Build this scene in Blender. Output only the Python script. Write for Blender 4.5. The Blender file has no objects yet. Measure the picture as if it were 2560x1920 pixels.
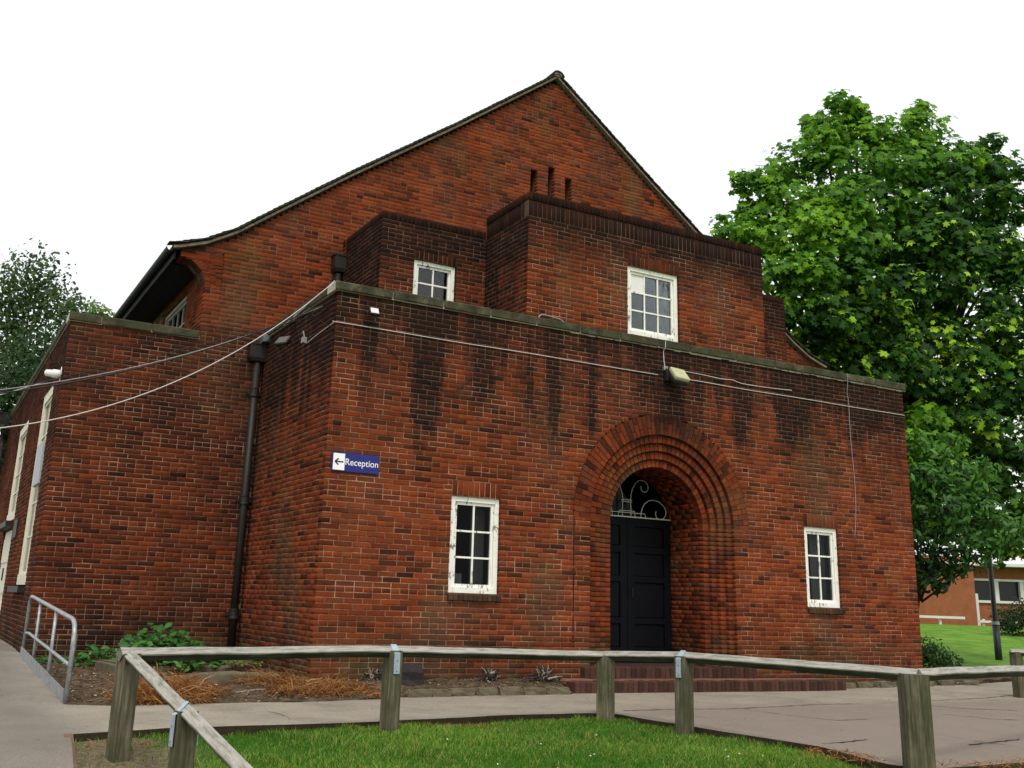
import bpy, bmesh, math, random
import numpy as np
from mathutils import Vector, Matrix
random.seed(7); rng = np.random.default_rng(11)
scene = bpy.context.scene
COL = scene.collection

# ------------------------------------------------------------------ camera
CAM = np.array([-3.944, -11.103, 0.864])
YAW, PIT, ROL, FPX, PPX, PPY = 0.4831, 0.2645, 0.0355, 2555.48, 1190.74, 814.51
FW = np.array([math.sin(YAW)*math.cos(PIT), math.cos(YAW)*math.cos(PIT), math.sin(PIT)])
_r0 = np.array([math.cos(YAW), -math.sin(YAW), 0.0]); _u0 = np.cross(_r0, FW)
RT = math.cos(ROL)*_r0 + math.sin(ROL)*_u0
UP = -math.sin(ROL)*_r0 + math.cos(ROL)*_u0
cd = bpy.data.cameras.new('camera'); cam = bpy.data.objects.new('camera', cd); COL.objects.link(cam)
cam.matrix_world = Matrix(((RT[0], UP[0], -FW[0], CAM[0]), (RT[1], UP[1], -FW[1], CAM[1]), (RT[2], UP[2], -FW[2], CAM[2]), (0, 0, 0, 1)))
cd.sensor_width = 36.0; cd.lens = FPX/2560*36.0
cd.shift_x = (1280-PPX)/2560; cd.shift_y = (PPY-960)/2560
cd.clip_start = 0.05; cd.clip_end = 2000
scene.camera = cam
scene.render.resolution_x, scene.render.resolution_y = 1024, 768

# ------------------------------------------------------------------ sky, sun, exposure
SUN_EL, SUN_AZ = math.radians(56), math.radians(205)     # azimuth clockwise from +y
world = bpy.data.worlds.new('World'); scene.world = world; world.use_nodes = True
wn = world.node_tree; wn.nodes.clear()
sky = wn.nodes.new('ShaderNodeTexSky'); sky.sky_type = 'NISHITA'; sky.sun_disc = False
sky.sun_elevation = SUN_EL; sky.sun_rotation = SUN_AZ; sky.air_density = 2.0; sky.dust_density = 6.0
b1 = wn.nodes.new('ShaderNodeBackground'); b1.inputs[1].default_value = 0.05
b2 = wn.nodes.new('ShaderNodeBackground'); b2.inputs[0].default_value = (0.97, 0.985, 1.0, 1); b2.inputs[1].default_value = 0.98
ad = wn.nodes.new('ShaderNodeAddShader'); wo = wn.nodes.new('ShaderNodeOutputWorld')
wn.links.new(sky.outputs[0], b1.inputs[0]); wn.links.new(b1.outputs[0], ad.inputs[0])
wn.links.new(b2.outputs[0], ad.inputs[1]); wn.links.new(ad.outputs[0], wo.inputs[0])
sd = bpy.data.lights.new('sun', 'SUN'); sd.energy = 1.6; sd.angle = math.radians(14); sd.color = (1.0, 0.96, 0.9)
sun = bpy.data.objects.new('sun', sd); COL.objects.link(sun)
sdir = Vector((math.sin(SUN_AZ)*math.cos(SUN_EL), math.cos(SUN_AZ)*math.cos(SUN_EL), math.sin(SUN_EL)))
sun.rotation_euler = sdir.to_track_quat('Z', 'Y').to_euler(); sun.location = (-4, -8, 20)
vs = scene.view_settings
vs.view_transform = 'Standard'; vs.look = 'None'; vs.exposure = 0.0; vs.gamma = 1.0; vs.use_curve_mapping = False
scene.cycles.max_bounces = 6; scene.cycles.transparent_max_bounces = 8

# ------------------------------------------------------------------ geometry helpers
def ray(px, py, dep):
    d = FW + RT*(px-PPX)/FPX - UP*(py-PPY)/FPX
    return CAM + dep*d
def project(P):
    d = np.asarray(P, float) - CAM; z = d @ FW
    return PPX + FPX*(d @ RT)/z, PPY - FPX*(d @ UP)/z, z
def on_plane(px, py, axis, val):
    d = FW + RT*(px-PPX)/FPX - UP*(py-PPY)/FPX
    return CAM + d*(val-CAM[axis])/d[axis]

WM = {}
def put(o, parent=None, world=None):
    COL.objects.link(o)
    if world is not None: o.matrix_basis = world
    WM[o.name] = world.copy() if world is not None else Matrix()
    if parent is not None:
        o.parent = parent
        o.matrix_parent_inverse = WM[parent.name].inverted()
    return o
def tag(o, label, cat, group=None):
    o['label'] = label; o['category'] = cat
    if group: o['group'] = group
    return o
def structure(o): o['kind'] = 'structure'; return o
def stuff(o): o['kind'] = 'stuff'; return o
def thing(name, loc, label, cat, group=None):
    o = bpy.data.objects.new(name, None); o.empty_display_size = 0.2
    put(o, None, Matrix.Translation(Vector(loc))); tag(o, label, cat, group)
    return o

class MB:
    def __init__(s): s.v = []; s.f = []; s.b = []; s.smooth = False
    def poly(s, pts, faces, bid=None):
        n = len(s.v); s.v.extend([tuple(map(float, p)) for p in pts])
        s.f.extend([tuple(n+i for i in f) for f in faces])
        s.b.extend([random.random() if bid is None else bid]*len(faces))
        return s
    def hexa(s, P, bid=None):   # P: 8 pts, bottom 4 ccw then top 4
        return s.poly(P, [(3,2,1,0),(4,5,6,7),(0,1,5,4),(1,2,6,5),(2,3,7,6),(3,0,4,7)], bid)
    def box(s, x0, x1, y0, y1, z0, z1, bid=None):
        return s.hexa([(x0,y0,z0),(x1,y0,z0),(x1,y1,z0),(x0,y1,z0),(x0,y0,z1),(x1,y0,z1),(x1,y1,z1),(x0,y1,z1)], bid)
    def bevbox(s, x0, x1, y0, y1, z0, z1, c=0.01, M=None, jit=0.0):
        pts = []
        for z, i in ((z0,c),(z0+c,0),(z1-c,0),(z1,c)):
            for (x,y) in ((x0+c+0*i,y0+i),(x1-c,y0+i),(x1-i,y0+c),(x1-i,y1-c),(x1-c,y1-i),(x0+c,y1-i),(x0+i,y1-c),(x0+i,y0+c)):
                pts.append(Vector((x,y,z)) + (Vector((random.uniform(-1,1),random.uniform(-1,1),random.uniform(-1,1)))*jit if jit else Vector()))
        if M is not None: pts = [M @ p for p in pts]
        F = [tuple(range(7,-1,-1)), tuple(range(24,32))]
        for r in range(3):
            for k in range(8):
                a = r*8+k; b = r*8+(k+1) % 8
                F.append((a, b, b+8, a+8))
        return s.poly(pts, F)
    def tube(s, path, r, n=8, cap=True, r2=None):
        path = [Vector(p) for p in path]; m = len(path); rings = []
        prev = None
        for i, p in enumerate(path):
            t = (path[min(i+1,m-1)]-path[max(i-1,0)]).normalized()
            a = prev if prev is not None else (Vector((0,0,1)) if abs(t.z) < .9 else Vector((1,0,0)))
            x = (a - t*a.dot(t)).normalized(); prev = x; y = t.cross(x)
            rr = r if r2 is None else r + (r2-r)*i/max(1,m-1)
            if callable(r): rr = r(i/max(1,m-1))
            rings.append([p + x*rr*math.cos(2*math.pi*k/n) + y*rr*math.sin(2*math.pi*k/n) for k in range(n)])
        pts = [q for g in rings for q in g]; F = []
        for i in range(m-1):
            for k in range(n):
                k2 = (k+1) % n
                F.append((i*n+k, i*n+k2, (i+1)*n+k2, (i+1)*n+k))
        if cap: F += [tuple(range(n-1,-1,-1)), tuple((m-1)*n+k for k in range(n))]
        return s.poly(pts, F, 0.5)
    def prism(s, prof, A, U, V, L):      # prof 2d (u,v) polygon, swept along L from A
        A, U, V, L = Vector(A), Vector(U), Vector(V), Vector(L); n = len(prof)
        p = [A+U*a+V*b for a, b in prof]; q = [x+L for x in p]
        F = [tuple(range(n-1,-1,-1)), tuple(range(n,2*n))] + [(k,(k+1)%n,n+(k+1)%n,n+k) for k in range(n)]
        return s.poly(p+q, F)
    def mesh(s, name):
        me = bpy.data.meshes.new(name); me.from_pydata(s.v, [], s.f)
        at = me.attributes.new('bid', 'FLOAT', 'FACE'); at.data.foreach_set('value', np.array(s.b, np.float32))
        if s.smooth: me.polygons.foreach_set('use_smooth', [True]*len(me.polygons))
        me.update(); return me
    def build(s, name, m, parent=None, world=None):
        me = s.mesh(name); me.materials.append(m)
        bm = bmesh.new(); bm.from_mesh(me); bmesh.ops.recalc_face_normals(bm, faces=bm.faces); bm.to_mesh(me); bm.free()
        return put(bpy.data.objects.new(name, me), parent, world)

def mesh_arrays(name, V, F, bid, m, smooth=False):
    """V (n,3), F (k,3|4) equal sized faces, bid per face"""
    me = bpy.data.meshes.new(name); k = F.shape[1]
    me.vertices.add(len(V)); me.vertices.foreach_set('co', V.astype(np.float32).ravel())
    me.loops.add(F.size); me.loops.foreach_set('vertex_index', F.astype(np.int32).ravel())
    me.polygons.add(len(F)); me.polygons.foreach_set('loop_start', np.arange(0, F.size, k, dtype=np.int32))
    if smooth: me.polygons.foreach_set('use_smooth', np.ones(len(F), bool))
    at = me.attributes.new('bid', 'FLOAT', 'FACE'); at.data.foreach_set('value', bid.astype(np.float32))
    me.materials.append(m); me.update(calc_edges=True); me.validate()
    return me

# ------------------------------------------------------------------ material helpers
class NT:
    def __init__(s, name, rough=0.8, spec=0.3):
        s.m = bpy.data.materials.new(name); s.m.use_nodes = True; s.t = s.m.node_tree
        s.bsdf = s.t.nodes['Principled BSDF']; s.out = s.t.nodes['Material Output']
        s.bsdf.inputs['Roughness'].default_value = rough
        s.bsdf.inputs['Specular IOR Level'].default_value = spec
        s._geo = None
    def n(s, typ, **kw):
        x = s.t.nodes.new(typ)
        for k, v in kw.items(): setattr(x, k, v)
        return x
    def set(s, sock, v):
        if isinstance(v, bpy.types.NodeSocket): s.t.links.new(v, sock)
        elif isinstance(v, (tuple, list)):
            sock.default_value = tuple(v) + ((1.0,) if len(v) == 3 and len(sock.default_value) == 4 else ())
        else: sock.default_value = v
    def geo(s):
        if s._geo is None: s._geo = s.n('ShaderNodeNewGeometry')
        return s._geo
    def pos(s): return s.geo().outputs['Position']
    def xyz(s):
        q = s.n('ShaderNodeSeparateXYZ'); s.set(q.inputs[0], s.pos()); return q.outputs
    def objpos(s): return s.n('ShaderNodeTexCoord').outputs['Object']
    def attr(s, name='bid'): return s.n('ShaderNodeAttribute', attribute_name=name).outputs['Fac']
    def rnd(s): return s.n('ShaderNodeObjectInfo').outputs['Random']
    def math(s, op, a, b=None, clamp=False):
        x = s.n('ShaderNodeMath', operation=op, use_clamp=clamp); s.set(x.inputs[0], a)
        if b is not None: s.set(x.inputs[1], b)
        return x.outputs[0]
    def noise(s, vec, scale, detail=4, rough=0.55, stretch=None):
        if stretch is not None:
            mp = s.n('ShaderNodeMapping'); s.set(mp.inputs['Vector'], vec); mp.inputs['Scale'].default_value = stretch; vec = mp.outputs[0]
        x = s.n('ShaderNodeTexNoise'); s.set(x.inputs['Vector'], vec); x.inputs['Scale'].default_value = scale
        x.inputs['Detail'].default_value = detail; x.inputs['Roughness'].default_value = rough
        return x.outputs['Fac']
    def ramp(s, fac, stops, interp='LINEAR'):
        x = s.n('ShaderNodeValToRGB'); s.set(x.inputs[0], fac); cr = x.color_ramp; cr.interpolation = interp
        while len(cr.elements) < len(stops): cr.elements.new(0.5)
        for e, (p, c) in zip(cr.elements, stops):
            e.position = p; e.color = (c, c, c, 1) if not isinstance(c, (tuple, list)) else tuple(c)+(1,)
        return x.outputs[0]
    def maprange(s, v, a, b, c=0.0, d=1.0, smooth=True):
        x = s.n('ShaderNodeMapRange', interpolation_type='SMOOTHSTEP' if smooth else 'LINEAR')
        for i, q in enumerate((v, a, b, c, d)): s.set(x.inputs[i], q)
        return x.outputs[0]
    def mix(s, f, a, b, typ='MIX'):
        x = s.n('ShaderNodeMix', data_type='RGBA', blend_type=typ); s.set(x.inputs[0], f)
        s.set(x.inputs[6], a); s.set(x.inputs[7], b); return x.outputs[2]
    def color(s, c): s.set(s.bsdf.inputs['Base Color'], c); return s
    def bump(s, h, strength=0.4, dist=0.01):
        x = s.n('ShaderNodeBump'); x.inputs['Strength'].default_value = strength; x.inputs['Distance'].default_value = dist
        s.set(x.inputs['Height'], h); s.set(s.bsdf.inputs['Normal'], x.outputs[0]); return s

def lin(r, g, b):
    f = lambda c: (c/255/12.92) if c/255 <= .04045 else ((c/255+.055)/1.055)**2.4
    return (f(r), f(g), f(b))

# soot / damp stains and darker -x faces, shared by brick, mortar and coping
def stain(t, amount=1.0):
    x, y, z = t.xyz()
    nrm = t.n('ShaderNodeSeparateXYZ'); t.set(nrm.inputs[0], t.geo().outputs['Normal'])
    streak = t.noise(t.pos(), 1.0, 5, .6, (4.6, 4.6, .26))
    patch = t.noise(t.pos(), 1.5, 5, .65)
    # rain streak positions along the front (x in metres / 10)
    xs = t.math('DIVIDE', x, 10.0)
    col = t.ramp(xs, [(0.0,.45),(.03,.5),(.04,.9),(.05,.9),(.06,.35),(.10,.4),(.112,1.0),(.135,1.0),(.15,.3),(.18,.35),(.195,.7),(.215,.7),(.23,.3),(.29,.3),(.30,.85),(.312,.85),(.325,.25),(.355,.2),(.365,.65),(.38,.3),(.44,.45),(.47,.8),(.54,.75),(.57,.35),(.61,.4),(.618,.95),(.635,.95),(.65,.4)])
    col2 = t.ramp(xs, [(.0,0),(.66,0),(.70,.35),(.72,.9),(.76,.85),(.78,.4),(.83,.55),(.87,.8),(.92,.65),(1.0,.85)])
    col = t.math('MAXIMUM', col, col2)
    xj = t.math('ADD', x, t.math('MULTIPLY', t.math('SUBTRACT', t.noise(t.pos(), 1.0, 5, .7, (9,9,3.2)), .5), .34))
    def peak(cen, wid, zlo, amp):
        d_ = t.math('ABSOLUTE', t.math('SUBTRACT', xj, cen))
        return t.math('MULTIPLY', t.maprange(d_, wid, wid*.35, 0, amp), t.maprange(z, zlo-.45, zlo+.35, 0, 1))
    hard = None
    for pk in ((.46,.10,3.75,.8),(1.22,.23,3.0,1.6),(1.16,.10,2.45,.6),(2.0,.16,3.5,1.2),(2.32,.06,3.7,.7),(3.06,.10,3.05,1.3),(3.66,.07,3.2,.75),(4.95,.32,3.55,.95),(6.22,.13,3.35,1.4),(5.85,.09,3.7,.6),(7.15,.32,3.45,1.15),(8.8,.5,3.7,.55),(2.68,.06,3.2,.5)):
        q_ = peak(*pk); hard = q_ if hard is None else t.math('MAXIMUM', hard, q_)
    hard = t.math('MULTIPLY', hard, t.ramp(t.noise(t.pos(), 1.0, 6, .75, (16,16,6)), [(.3,.25),(.52,1)]))
    hp = t.maprange(t.math('ADD', z, t.math('MULTIPLY', t.math('SUBTRACT', patch, .5), 1.2)), 2.3, 4.1, 0, 1)
    edge = t.math('MULTIPLY', t.maprange(z, 3.5, 4.4, 0, .75), t.ramp(patch, [(.3,.25),(.62,1)]))
    below = t.math('LESS_THAN', z, 4.55)
    sn = t.ramp(streak, [(.34,.1),(.54,1)])
    a = t.math('MULTIPLY', t.math('MULTIPLY', hp, col), sn)
    a = t.math('ADD', t.math('MULTIPLY', a, 1.25), edge)
    a = t.math('ADD', a, hard)
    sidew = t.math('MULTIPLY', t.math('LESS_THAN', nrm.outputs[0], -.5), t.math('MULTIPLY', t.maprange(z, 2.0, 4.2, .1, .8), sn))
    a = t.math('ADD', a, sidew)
    front = t.math('LESS_THAN', y, 2.8)
    a = t.math('MULTIPLY', t.math('MULTIPLY', a, below), t.math('ADD', t.math('MULTIPLY', front, .72), .28))
    # upper blocks
    up = t.math('SUBTRACT', 1.0, below)
    hu = t.maprange(z, 5.1, 6.1, 0, 1.1)
    b = t.math('MULTIPLY', hu, t.ramp(patch, [(.25,.5),(.6,1)]))
    b = t.math('ADD', b, t.maprange(z, 5.92, 6.06, 0, .5))
    side = t.math('MULTIPLY', t.math('LESS_THAN', nrm.outputs[0], -.5), .55)  # faces turned to -x darker all over
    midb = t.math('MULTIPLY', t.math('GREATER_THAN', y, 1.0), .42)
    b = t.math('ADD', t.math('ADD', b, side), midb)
    b = t.math('MULTIPLY', t.math('MULTIPLY', b, up), front)
    tot = t.math('ADD', a, b)
    # damp at the foot of the walls, darker where splashed
    ft = t.math('MULTIPLY', t.maprange(z, .8, .0, 0, .55), t.ramp(patch, [(.3,.3),(.62,1)]))
    # general soot patches
    gen = t.math('MULTIPLY', t.ramp(t.noise(t.pos(), .8, 6, .7), [(.46,0),(.70,1)]), .42)
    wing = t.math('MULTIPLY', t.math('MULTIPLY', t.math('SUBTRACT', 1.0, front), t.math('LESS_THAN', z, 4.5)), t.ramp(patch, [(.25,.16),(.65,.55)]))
    tot = t.math('ADD', t.math('ADD', t.math('ADD', tot, ft), gen), wing)
    return t.math('MULTIPLY', tot, amount, True)

def brick_material(name, stops, stainamt=1.0):
    t = NT(name, 1.0, .03)
    v = t.math('FRACT', t.math('ADD', t.attr(), t.rnd()))
    c = t.ramp(v, stops)
    g = t.noise(t.pos(), 55, 3, .7)
    c = t.mix(.55, c, t.ramp(g, [(.25,(.55,.5,.48)),(.75,(1.25,1.22,1.2))]), 'MULTIPLY')
    big = t.noise(t.pos(), .7, 6, .68)
    c = t.mix(.7, c, t.ramp(big, [(.32,(.5,.46,.46)),(.5,(.9,.87,.85)),(.66,(1.22,1.12,1.02))]), 'MULTIPLY')
    x, y, z = t.xyz()
    moss = t.math('MULTIPLY', t.maprange(z, .68, .05, 0, .9), t.ramp(t.noise(t.pos(), 2.3, 4), [(.4,0),(.6,1)]))
    c = t.mix(moss, c, (.105, .082, .036))
    oli = t.math('MULTIPLY', t.ramp(t.noise(t.pos(), 1.1, 3, .5, (1,1,.5)), [(.54,0),(.7,1)]), .5)
    c = t.mix(oli, c, (.11, .085, .035))
    pur = t.math('MULTIPLY', t.ramp(t.noise(t.pos(), .9, 4, .6, (1.2,1.2,.7)), [(.52,0),(.7,1)]), .5)
    c = t.mix(pur, c, (.085, .034, .03))
    st = t.math('ADD', stain(t, stainamt), t.math('MULTIPLY', t.math('SUBTRACT', t.math('FRACT', t.math('MULTIPLY', v, 7.13)), .5), .22), True)
    c = t.mix(t.math('MULTIPLY', st, .92, True), c, (.012, .0095, .009))
    t.color(c); t.bump(t.noise(t.pos(), 90, 4, .7), .35, .004)
    return t.m
BSTOPS = [(0,(.042,.016,.011)),(.06,(.085,.027,.015)),(.22,(.145,.036,.0155)),(.5,(.20,.045,.0165)),(.8,(.25,.057,.0185)),(.93,(.205,.054,.023)),(1,(.13,.045,.026))]
M_BRICK = brick_material('brick_red', BSTOPS)
M_DARKBRICK = brick_material('brick_weathered', [(0,(.035,.024,.019)),(.5,(.06,.038,.028)),(1,(.10,.055,.038))], .8)
t = NT('brick_step', .92, .15)
x, y, z = t.xyz()
c = t.ramp(t.math('FRACT', t.math('ADD', t.attr(), t.rnd())), [(0,(.042,.022,.017)),(.5,(.062,.031,.023)),(1,(.09,.042,.031))])
c = t.mix(.6, c, t.ramp(t.noise(t.pos(), 9, 5, .7), [(.3,(.5,.5,.5)),(.7,(1.2,1.15,1.1))]), 'MULTIPLY')
t.color(c); t.bump(t.noise(t.pos(), 60, 4), .4, .006); M_STEP = t.m
t = NT('brick_tread', .92, .15); t.color(t.mix(.6, t.ramp(t.math('FRACT', t.math('ADD', t.attr(), t.rnd())), [(0,(.12,.055,.042)),(1,(.22,.10,.075))]), t.ramp(t.noise(t.pos(), 9, 5, .7), [(.3,(.5,.5,.5)),(.7,(1.2,1.15,1.1))]), 'MULTIPLY')); M_TREAD = t.m
t = NT('mortar', .95, .1)
c = t.ramp(t.noise(t.pos(), 2.6, 6, .75), [(.30,(.085,.036,.021)),(.48,(.22,.11,.065)),(.68,(.46,.30,.20))])
x, y, z = t.xyz(); c = t.mix(t.math('MULTIPLY', t.math('MULTIPLY', t.math('GREATER_THAN', y, 2.8), t.math('GREATER_THAN', z, 4.45)), .62), c, (.105,.042,.026))
st = stain(t, .7); c = t.mix(t.math('MULTIPLY', st, .72, True), c, (.045,.036,.031)); t.color(c); M_MORTAR = t.m
t = NT('dark_mortar', .95, .1); t.color(t.ramp(t.noise(t.pos(), 4, 5, .7), [(.35,(.03,.016,.012)),(.55,(.075,.04,.028)),(.72,(.26,.17,.12))])); M_ARCHM = t.m
t = NT('plain_masonry', .95, .1); t.color(t.mix(t.noise(t.pos(), 14, 4), (.10,.04,.025), (.2,.075,.04))); M_PLAIN = t.m

t = NT('coping_stone', .95, .15)
g = t.noise(t.pos(), 5, 6, .7)
c = t.ramp(g, [(.32,(.014,.014,.009)),(.5,(.05,.045,.028)),(.64,(.12,.108,.07)),(.78,(.27,.25,.2))])
c = t.mix(t.ramp(t.noise(t.pos(), 1.7, 4), [(.4,0),(.65,.75)]), c, (.052,.058,.022))
c = t.mix(t.math('MULTIPLY', t.rnd(), .35), c, (.05,.045,.035)); t.color(c); t.bump(g, .5, .01); M_COPING = t.m
t = NT('lime_mortar', .95, .1); t.color(t.mix(t.noise(t.pos(), 20, 3), (.28,.25,.2), (.62,.58,.5))); M_LIME = t.m

t = NT('peeling_white_paint', .55, .35)
n1 = t.noise(t.pos(), 26, 6, .72, (1,1,.45)); n2 = t.noise(t.pos(), 3.2, 3, .5)
peel = t.ramp(t.math('ADD', n1, t.math('MULTIPLY', t.math('SUBTRACT', n2, .5), .5)), [(.595,0),(.64,1)])
c = t.mix(t.noise(t.pos(), 6, 3), (.88,.88,.84), (.74,.73,.65))
c = t.mix(peel, c, t.mix(t.noise(t.pos(), 60, 3), (.10,.085,.065), (.32,.29,.24))); t.color(c)
t.bump(t.math('SUBTRACT', 1.0, peel), .5, .004); M_PAINT = t.m
t = NT('cream_paint', .5, .35)
c = t.mix(t.ramp(t.noise(t.pos(), 14, 6, .75, (1,1,.35)), [(.64,0),(.68,1)]), (.62,.6,.49), (.12,.1,.08)); t.color(c); M_CREAM = t.m
t = NT('grey_aged_paint', .6, .3); t.color(t.mix(t.noise(t.pos(), 8, 4), (.42,.4,.33), (.2,.19,.16))); M_AGED = t.m

t = NT('window_glass', .06, .5)
t.t.nodes.remove(t.bsdf)
fr = t.n('ShaderNodeFresnel'); fr.inputs[0].default_value = 1.5
tr = t.n('ShaderNodeBsdfTransparent'); tr.inputs[0].default_value = (.72,.76,.78,1)
gl = t.n('ShaderNodeBsdfGlossy'); gl.inputs['Roughness'].default_value = .04
bp = t.n('ShaderNodeBump'); bp.inputs['Strength'].default_value = .06; bp.inputs['Distance'].default_value = .01
t.set(bp.inputs['Height'], t.noise(t.pos(), 5, 2)); t.t.links.new(bp.outputs[0], gl.inputs['Normal'])
mx = t.n('ShaderNodeMixShader'); t.t.links.new(fr.outputs[0], mx.inputs[0]); t.t.links.new(tr.outputs[0], mx.inputs[1]); t.t.links.new(gl.outputs[0], mx.inputs[2])
t.t.links.new(mx.outputs[0], t.out.inputs[0]); M_GLASS = t.m

def glass(name, ior, tint):
    m2 = M_GLASS.copy(); m2.name = name
    for nd in m2.node_tree.nodes:
        if nd.type == 'FRESNEL': nd.inputs[0].default_value = ior
        if nd.type == 'BSDF_TRANSPARENT': nd.inputs[0].default_value = tint
        if nd.type == 'BUMP': nd.inputs['Strength'].default_value = .02
    return m2
M_GLASSLOW = glass('dim_reflection_glass', 1.18, (.6,.62,.62,1))  # low panes reflect less sky, standing in for dark surroundings in the reflection
def simple(name, col, rough=.7, spec=.3, var=.25, scale=12, metal=0.0, bump=0.0):
    t = NT(name, rough, spec); a = tuple(c*(1-var) for c in col); b = tuple(min(1, c*(1+var)) for c in col)
    g = t.noise(t.pos(), scale, 5, .65); t.color(t.mix(g, a, b)); t.bsdf.inputs['Metallic'].default_value = metal
    if bump: t.bump(g, bump, .01)
    return t.m
M_ROOM = simple('dark_room', (.014,.014,.016), .95, .05)
M_CURTAIN = simple('net_curtain', (.42,.42,.42), .9, .1, .3, 6)
M_CARD = simple('pale_card', (.5,.5,.46), .8, .2, .12)
M_BOARD = simple('white_board', (.74,.72,.72), .8, .2, .15, 7)
M_DOOR = simple('black_blue_door', (.0028,.0034,.0055), .6, .12, .6, 9, 0, .15)
M_IRON = simple('black_iron', (.016,.013,.012), .55, .35, .5, 16, 0, .2)
M_BLACKWOOD = simple('black_tarred_boards', (.0075,.0085,.010), .7, .2, .5, 10)
M_FLOOD = simple('black_lamp_body', (.012,.012,.012), .5, .4)
M_LENS = simple('frosted_lens', (.62,.62,.62), .3, .4, .08)
M_WHITEP = simple('white_plastic', (.78,.78,.78), .35, .4, .05)
M_CABW = simple('white_cable', (.55,.5,.48), .6, .3, .2)
M_CABB = simple('black_cable', (.012,.012,.012), .6, .3, .2)
M_CABG = simple('grey_cable', (.28,.27,.27), .6, .3, .2)
M_LEAD = simple('lead_flashing', (.13,.15,.17), .6, .4, .35, 20)
M_WIREW = simple('pale_ironwork', (.48,.48,.43), .6, .3, .25, 30)
M_BLUE = simple('sign_blue', (.008,.012,.16), .35, .4, .08)
M_SIGNW = simple('sign_white', (.86,.86,.88), .35, .4, .03)
M_NAVY = simple('sign_navy', (.006,.008,.045), .4, .4, .05)
M_PVCGREY = simple('grey_panel', (.33,.36,.4), .5, .3, .12)
t = NT('yellowed_lens', .35, .4); t.color(t.mix(t.noise(t.pos(), 9, 3), (.36,.36,.2), (.52,.52,.33))); M_YLENS = t.m
t = NT('galvanised_steel', .5, .5); t.bsdf.inputs['Metallic'].default_value = .55
g = t.noise(t.pos(), 18, 5, .7); t.color(t.ramp(g, [(.3,(.17,.19,.2)),(.7,(.42,.45,.47))])); M_GALV = t.m
t = NT('blue_grey_strap', .5, .5); t.bsdf.inputs['Metallic'].default_value = .35
t.color(t.mix(t.noise(t.pos(), 22, 4), (.26,.35,.42), (.44,.53,.6))); M_STRAP = t.m

# roof tile
t = NT('clay_tile', .9, .15); v = t.math('FRACT', t.math('ADD', t.attr(), t.rnd()))
c = t.ramp(v, [(0,(.018,.018,.016)),(.5,(.036,.033,.028)),(1,(.065,.045,.034))])
c = t.mix(t.ramp(t.noise(t.pos(), 9, 5), [(.48,0),(.66,.8)]), c, (.045,.055,.02)); t.color(c); t.bump(t.noise(t.pos(), 40, 3), .4, .006); M_TILE = t.m
t = NT('verge_mortar', .95, .1); t.color(t.ramp(t.noise(t.pos(), 16, 5, .7), [(.3,(.10,.08,.06)),(.6,(.27,.22,.17)),(.75,(.4,.34,.27))])); M_VERGE = t.m
# timber: weathered grey with grain along the object's long axis (local x), up faces painted pale and down faces dark, as if lit from above
def timber(name, dark, light, green):
    t = NT(name, .9, .15); o = t.objpos()
    gr = t.noise(o, 1.0, 6, .65, (2.2, 46, 46)); bl = t.noise(o, 3, 5, .65, (1.5,9,9))
    c = t.ramp(gr, [(.28,tuple(q*.35 for q in dark)),(.42,dark),(.62,light),(.8,tuple(min(1,q*1.25) for q in light))])
    c = t.mix(t.ramp(bl, [(.5,0),(.68,.65)]), c, tuple(q*.45 for q in dark))
    c = t.mix(t.ramp(t.noise(t.pos(), 4.2, 4), [(.42,0),(.66,.75)]), c, green)
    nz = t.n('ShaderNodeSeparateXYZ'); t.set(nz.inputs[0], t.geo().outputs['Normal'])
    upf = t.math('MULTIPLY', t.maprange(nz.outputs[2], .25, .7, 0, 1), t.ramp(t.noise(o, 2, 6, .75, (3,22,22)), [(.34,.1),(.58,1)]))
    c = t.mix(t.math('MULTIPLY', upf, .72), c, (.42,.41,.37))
    dnf = t.maprange(nz.outputs[2], -.2, -.6, 0, .7); c = t.mix(dnf, c, (.018,.019,.011))  # underside shade put into the timber colour
    t.color(c); t.bump(gr, .6, .006)
    return t.m
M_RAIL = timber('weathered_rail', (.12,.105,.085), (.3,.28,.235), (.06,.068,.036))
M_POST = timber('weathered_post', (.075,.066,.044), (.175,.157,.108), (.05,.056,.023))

# ground surfaces
t = NT('asphalt_path', .93, .12)
x, y, z = t.xyz()
f1 = t.noise(t.pos(), 130, 2, .5); f2 = t.noise(t.pos(), 1.2, 5, .65)
c = t.mix(t.noise(t.pos(), 75, 3, .65), (.12,.105,.085), (.42,.38,.315))
c = t.mix(.75, c, t.ramp(t.noise(t.pos(), 1.6, 7, .72), [(.3,(.56,.54,.52)),(.5,(.88,.86,.82)),(.66,(1.1,1.07,1.02))]), 'MULTIPLY')
wear = t.math('MULTIPLY', t.maprange(x, 1.5, 3.2, 0, 1), t.maprange(t.math('ADD', y, t.math('MULTIPLY', f2, .6)), -1.3, -2.2, 0, 1))
c = t.mix(t.math('MULTIPLY', wear, .72), c, t.mix(f1, (.12,.092,.074), (.23,.185,.155)))
left = t.math('MULTIPLY', t.maprange(x, -2.4, -3.1, 0, 1), .6); c = t.mix(left, c, (.105,.10,.088))
c = t.mix(t.ramp(t.noise(t.pos(), 260, 1, .5), [(.66,0),(.72,.6)]), c, (.5,.48,.44))
t.color(c); t.bump(f1, .5, .006); M_ASPHALT = t.m
t = NT('crack', 1, .05); t.color((.03,.026,.022)); M_CRACK = t.m
t = NT('cut_soil_edge', 1, .05); t.color(t.mix(t.noise(t.pos(), 30, 4), (.014,.011,.008), (.06,.045,.028))); M_CUT = t.m
t = NT('soil', .98, .05)
g = t.noise(t.pos(), 14, 6, .75); c = t.ramp(g, [(.3,(.035,.024,.016)),(.5,(.095,.066,.043)),(.66,(.17,.125,.085)),(.8,(.28,.22,.16))])
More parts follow.
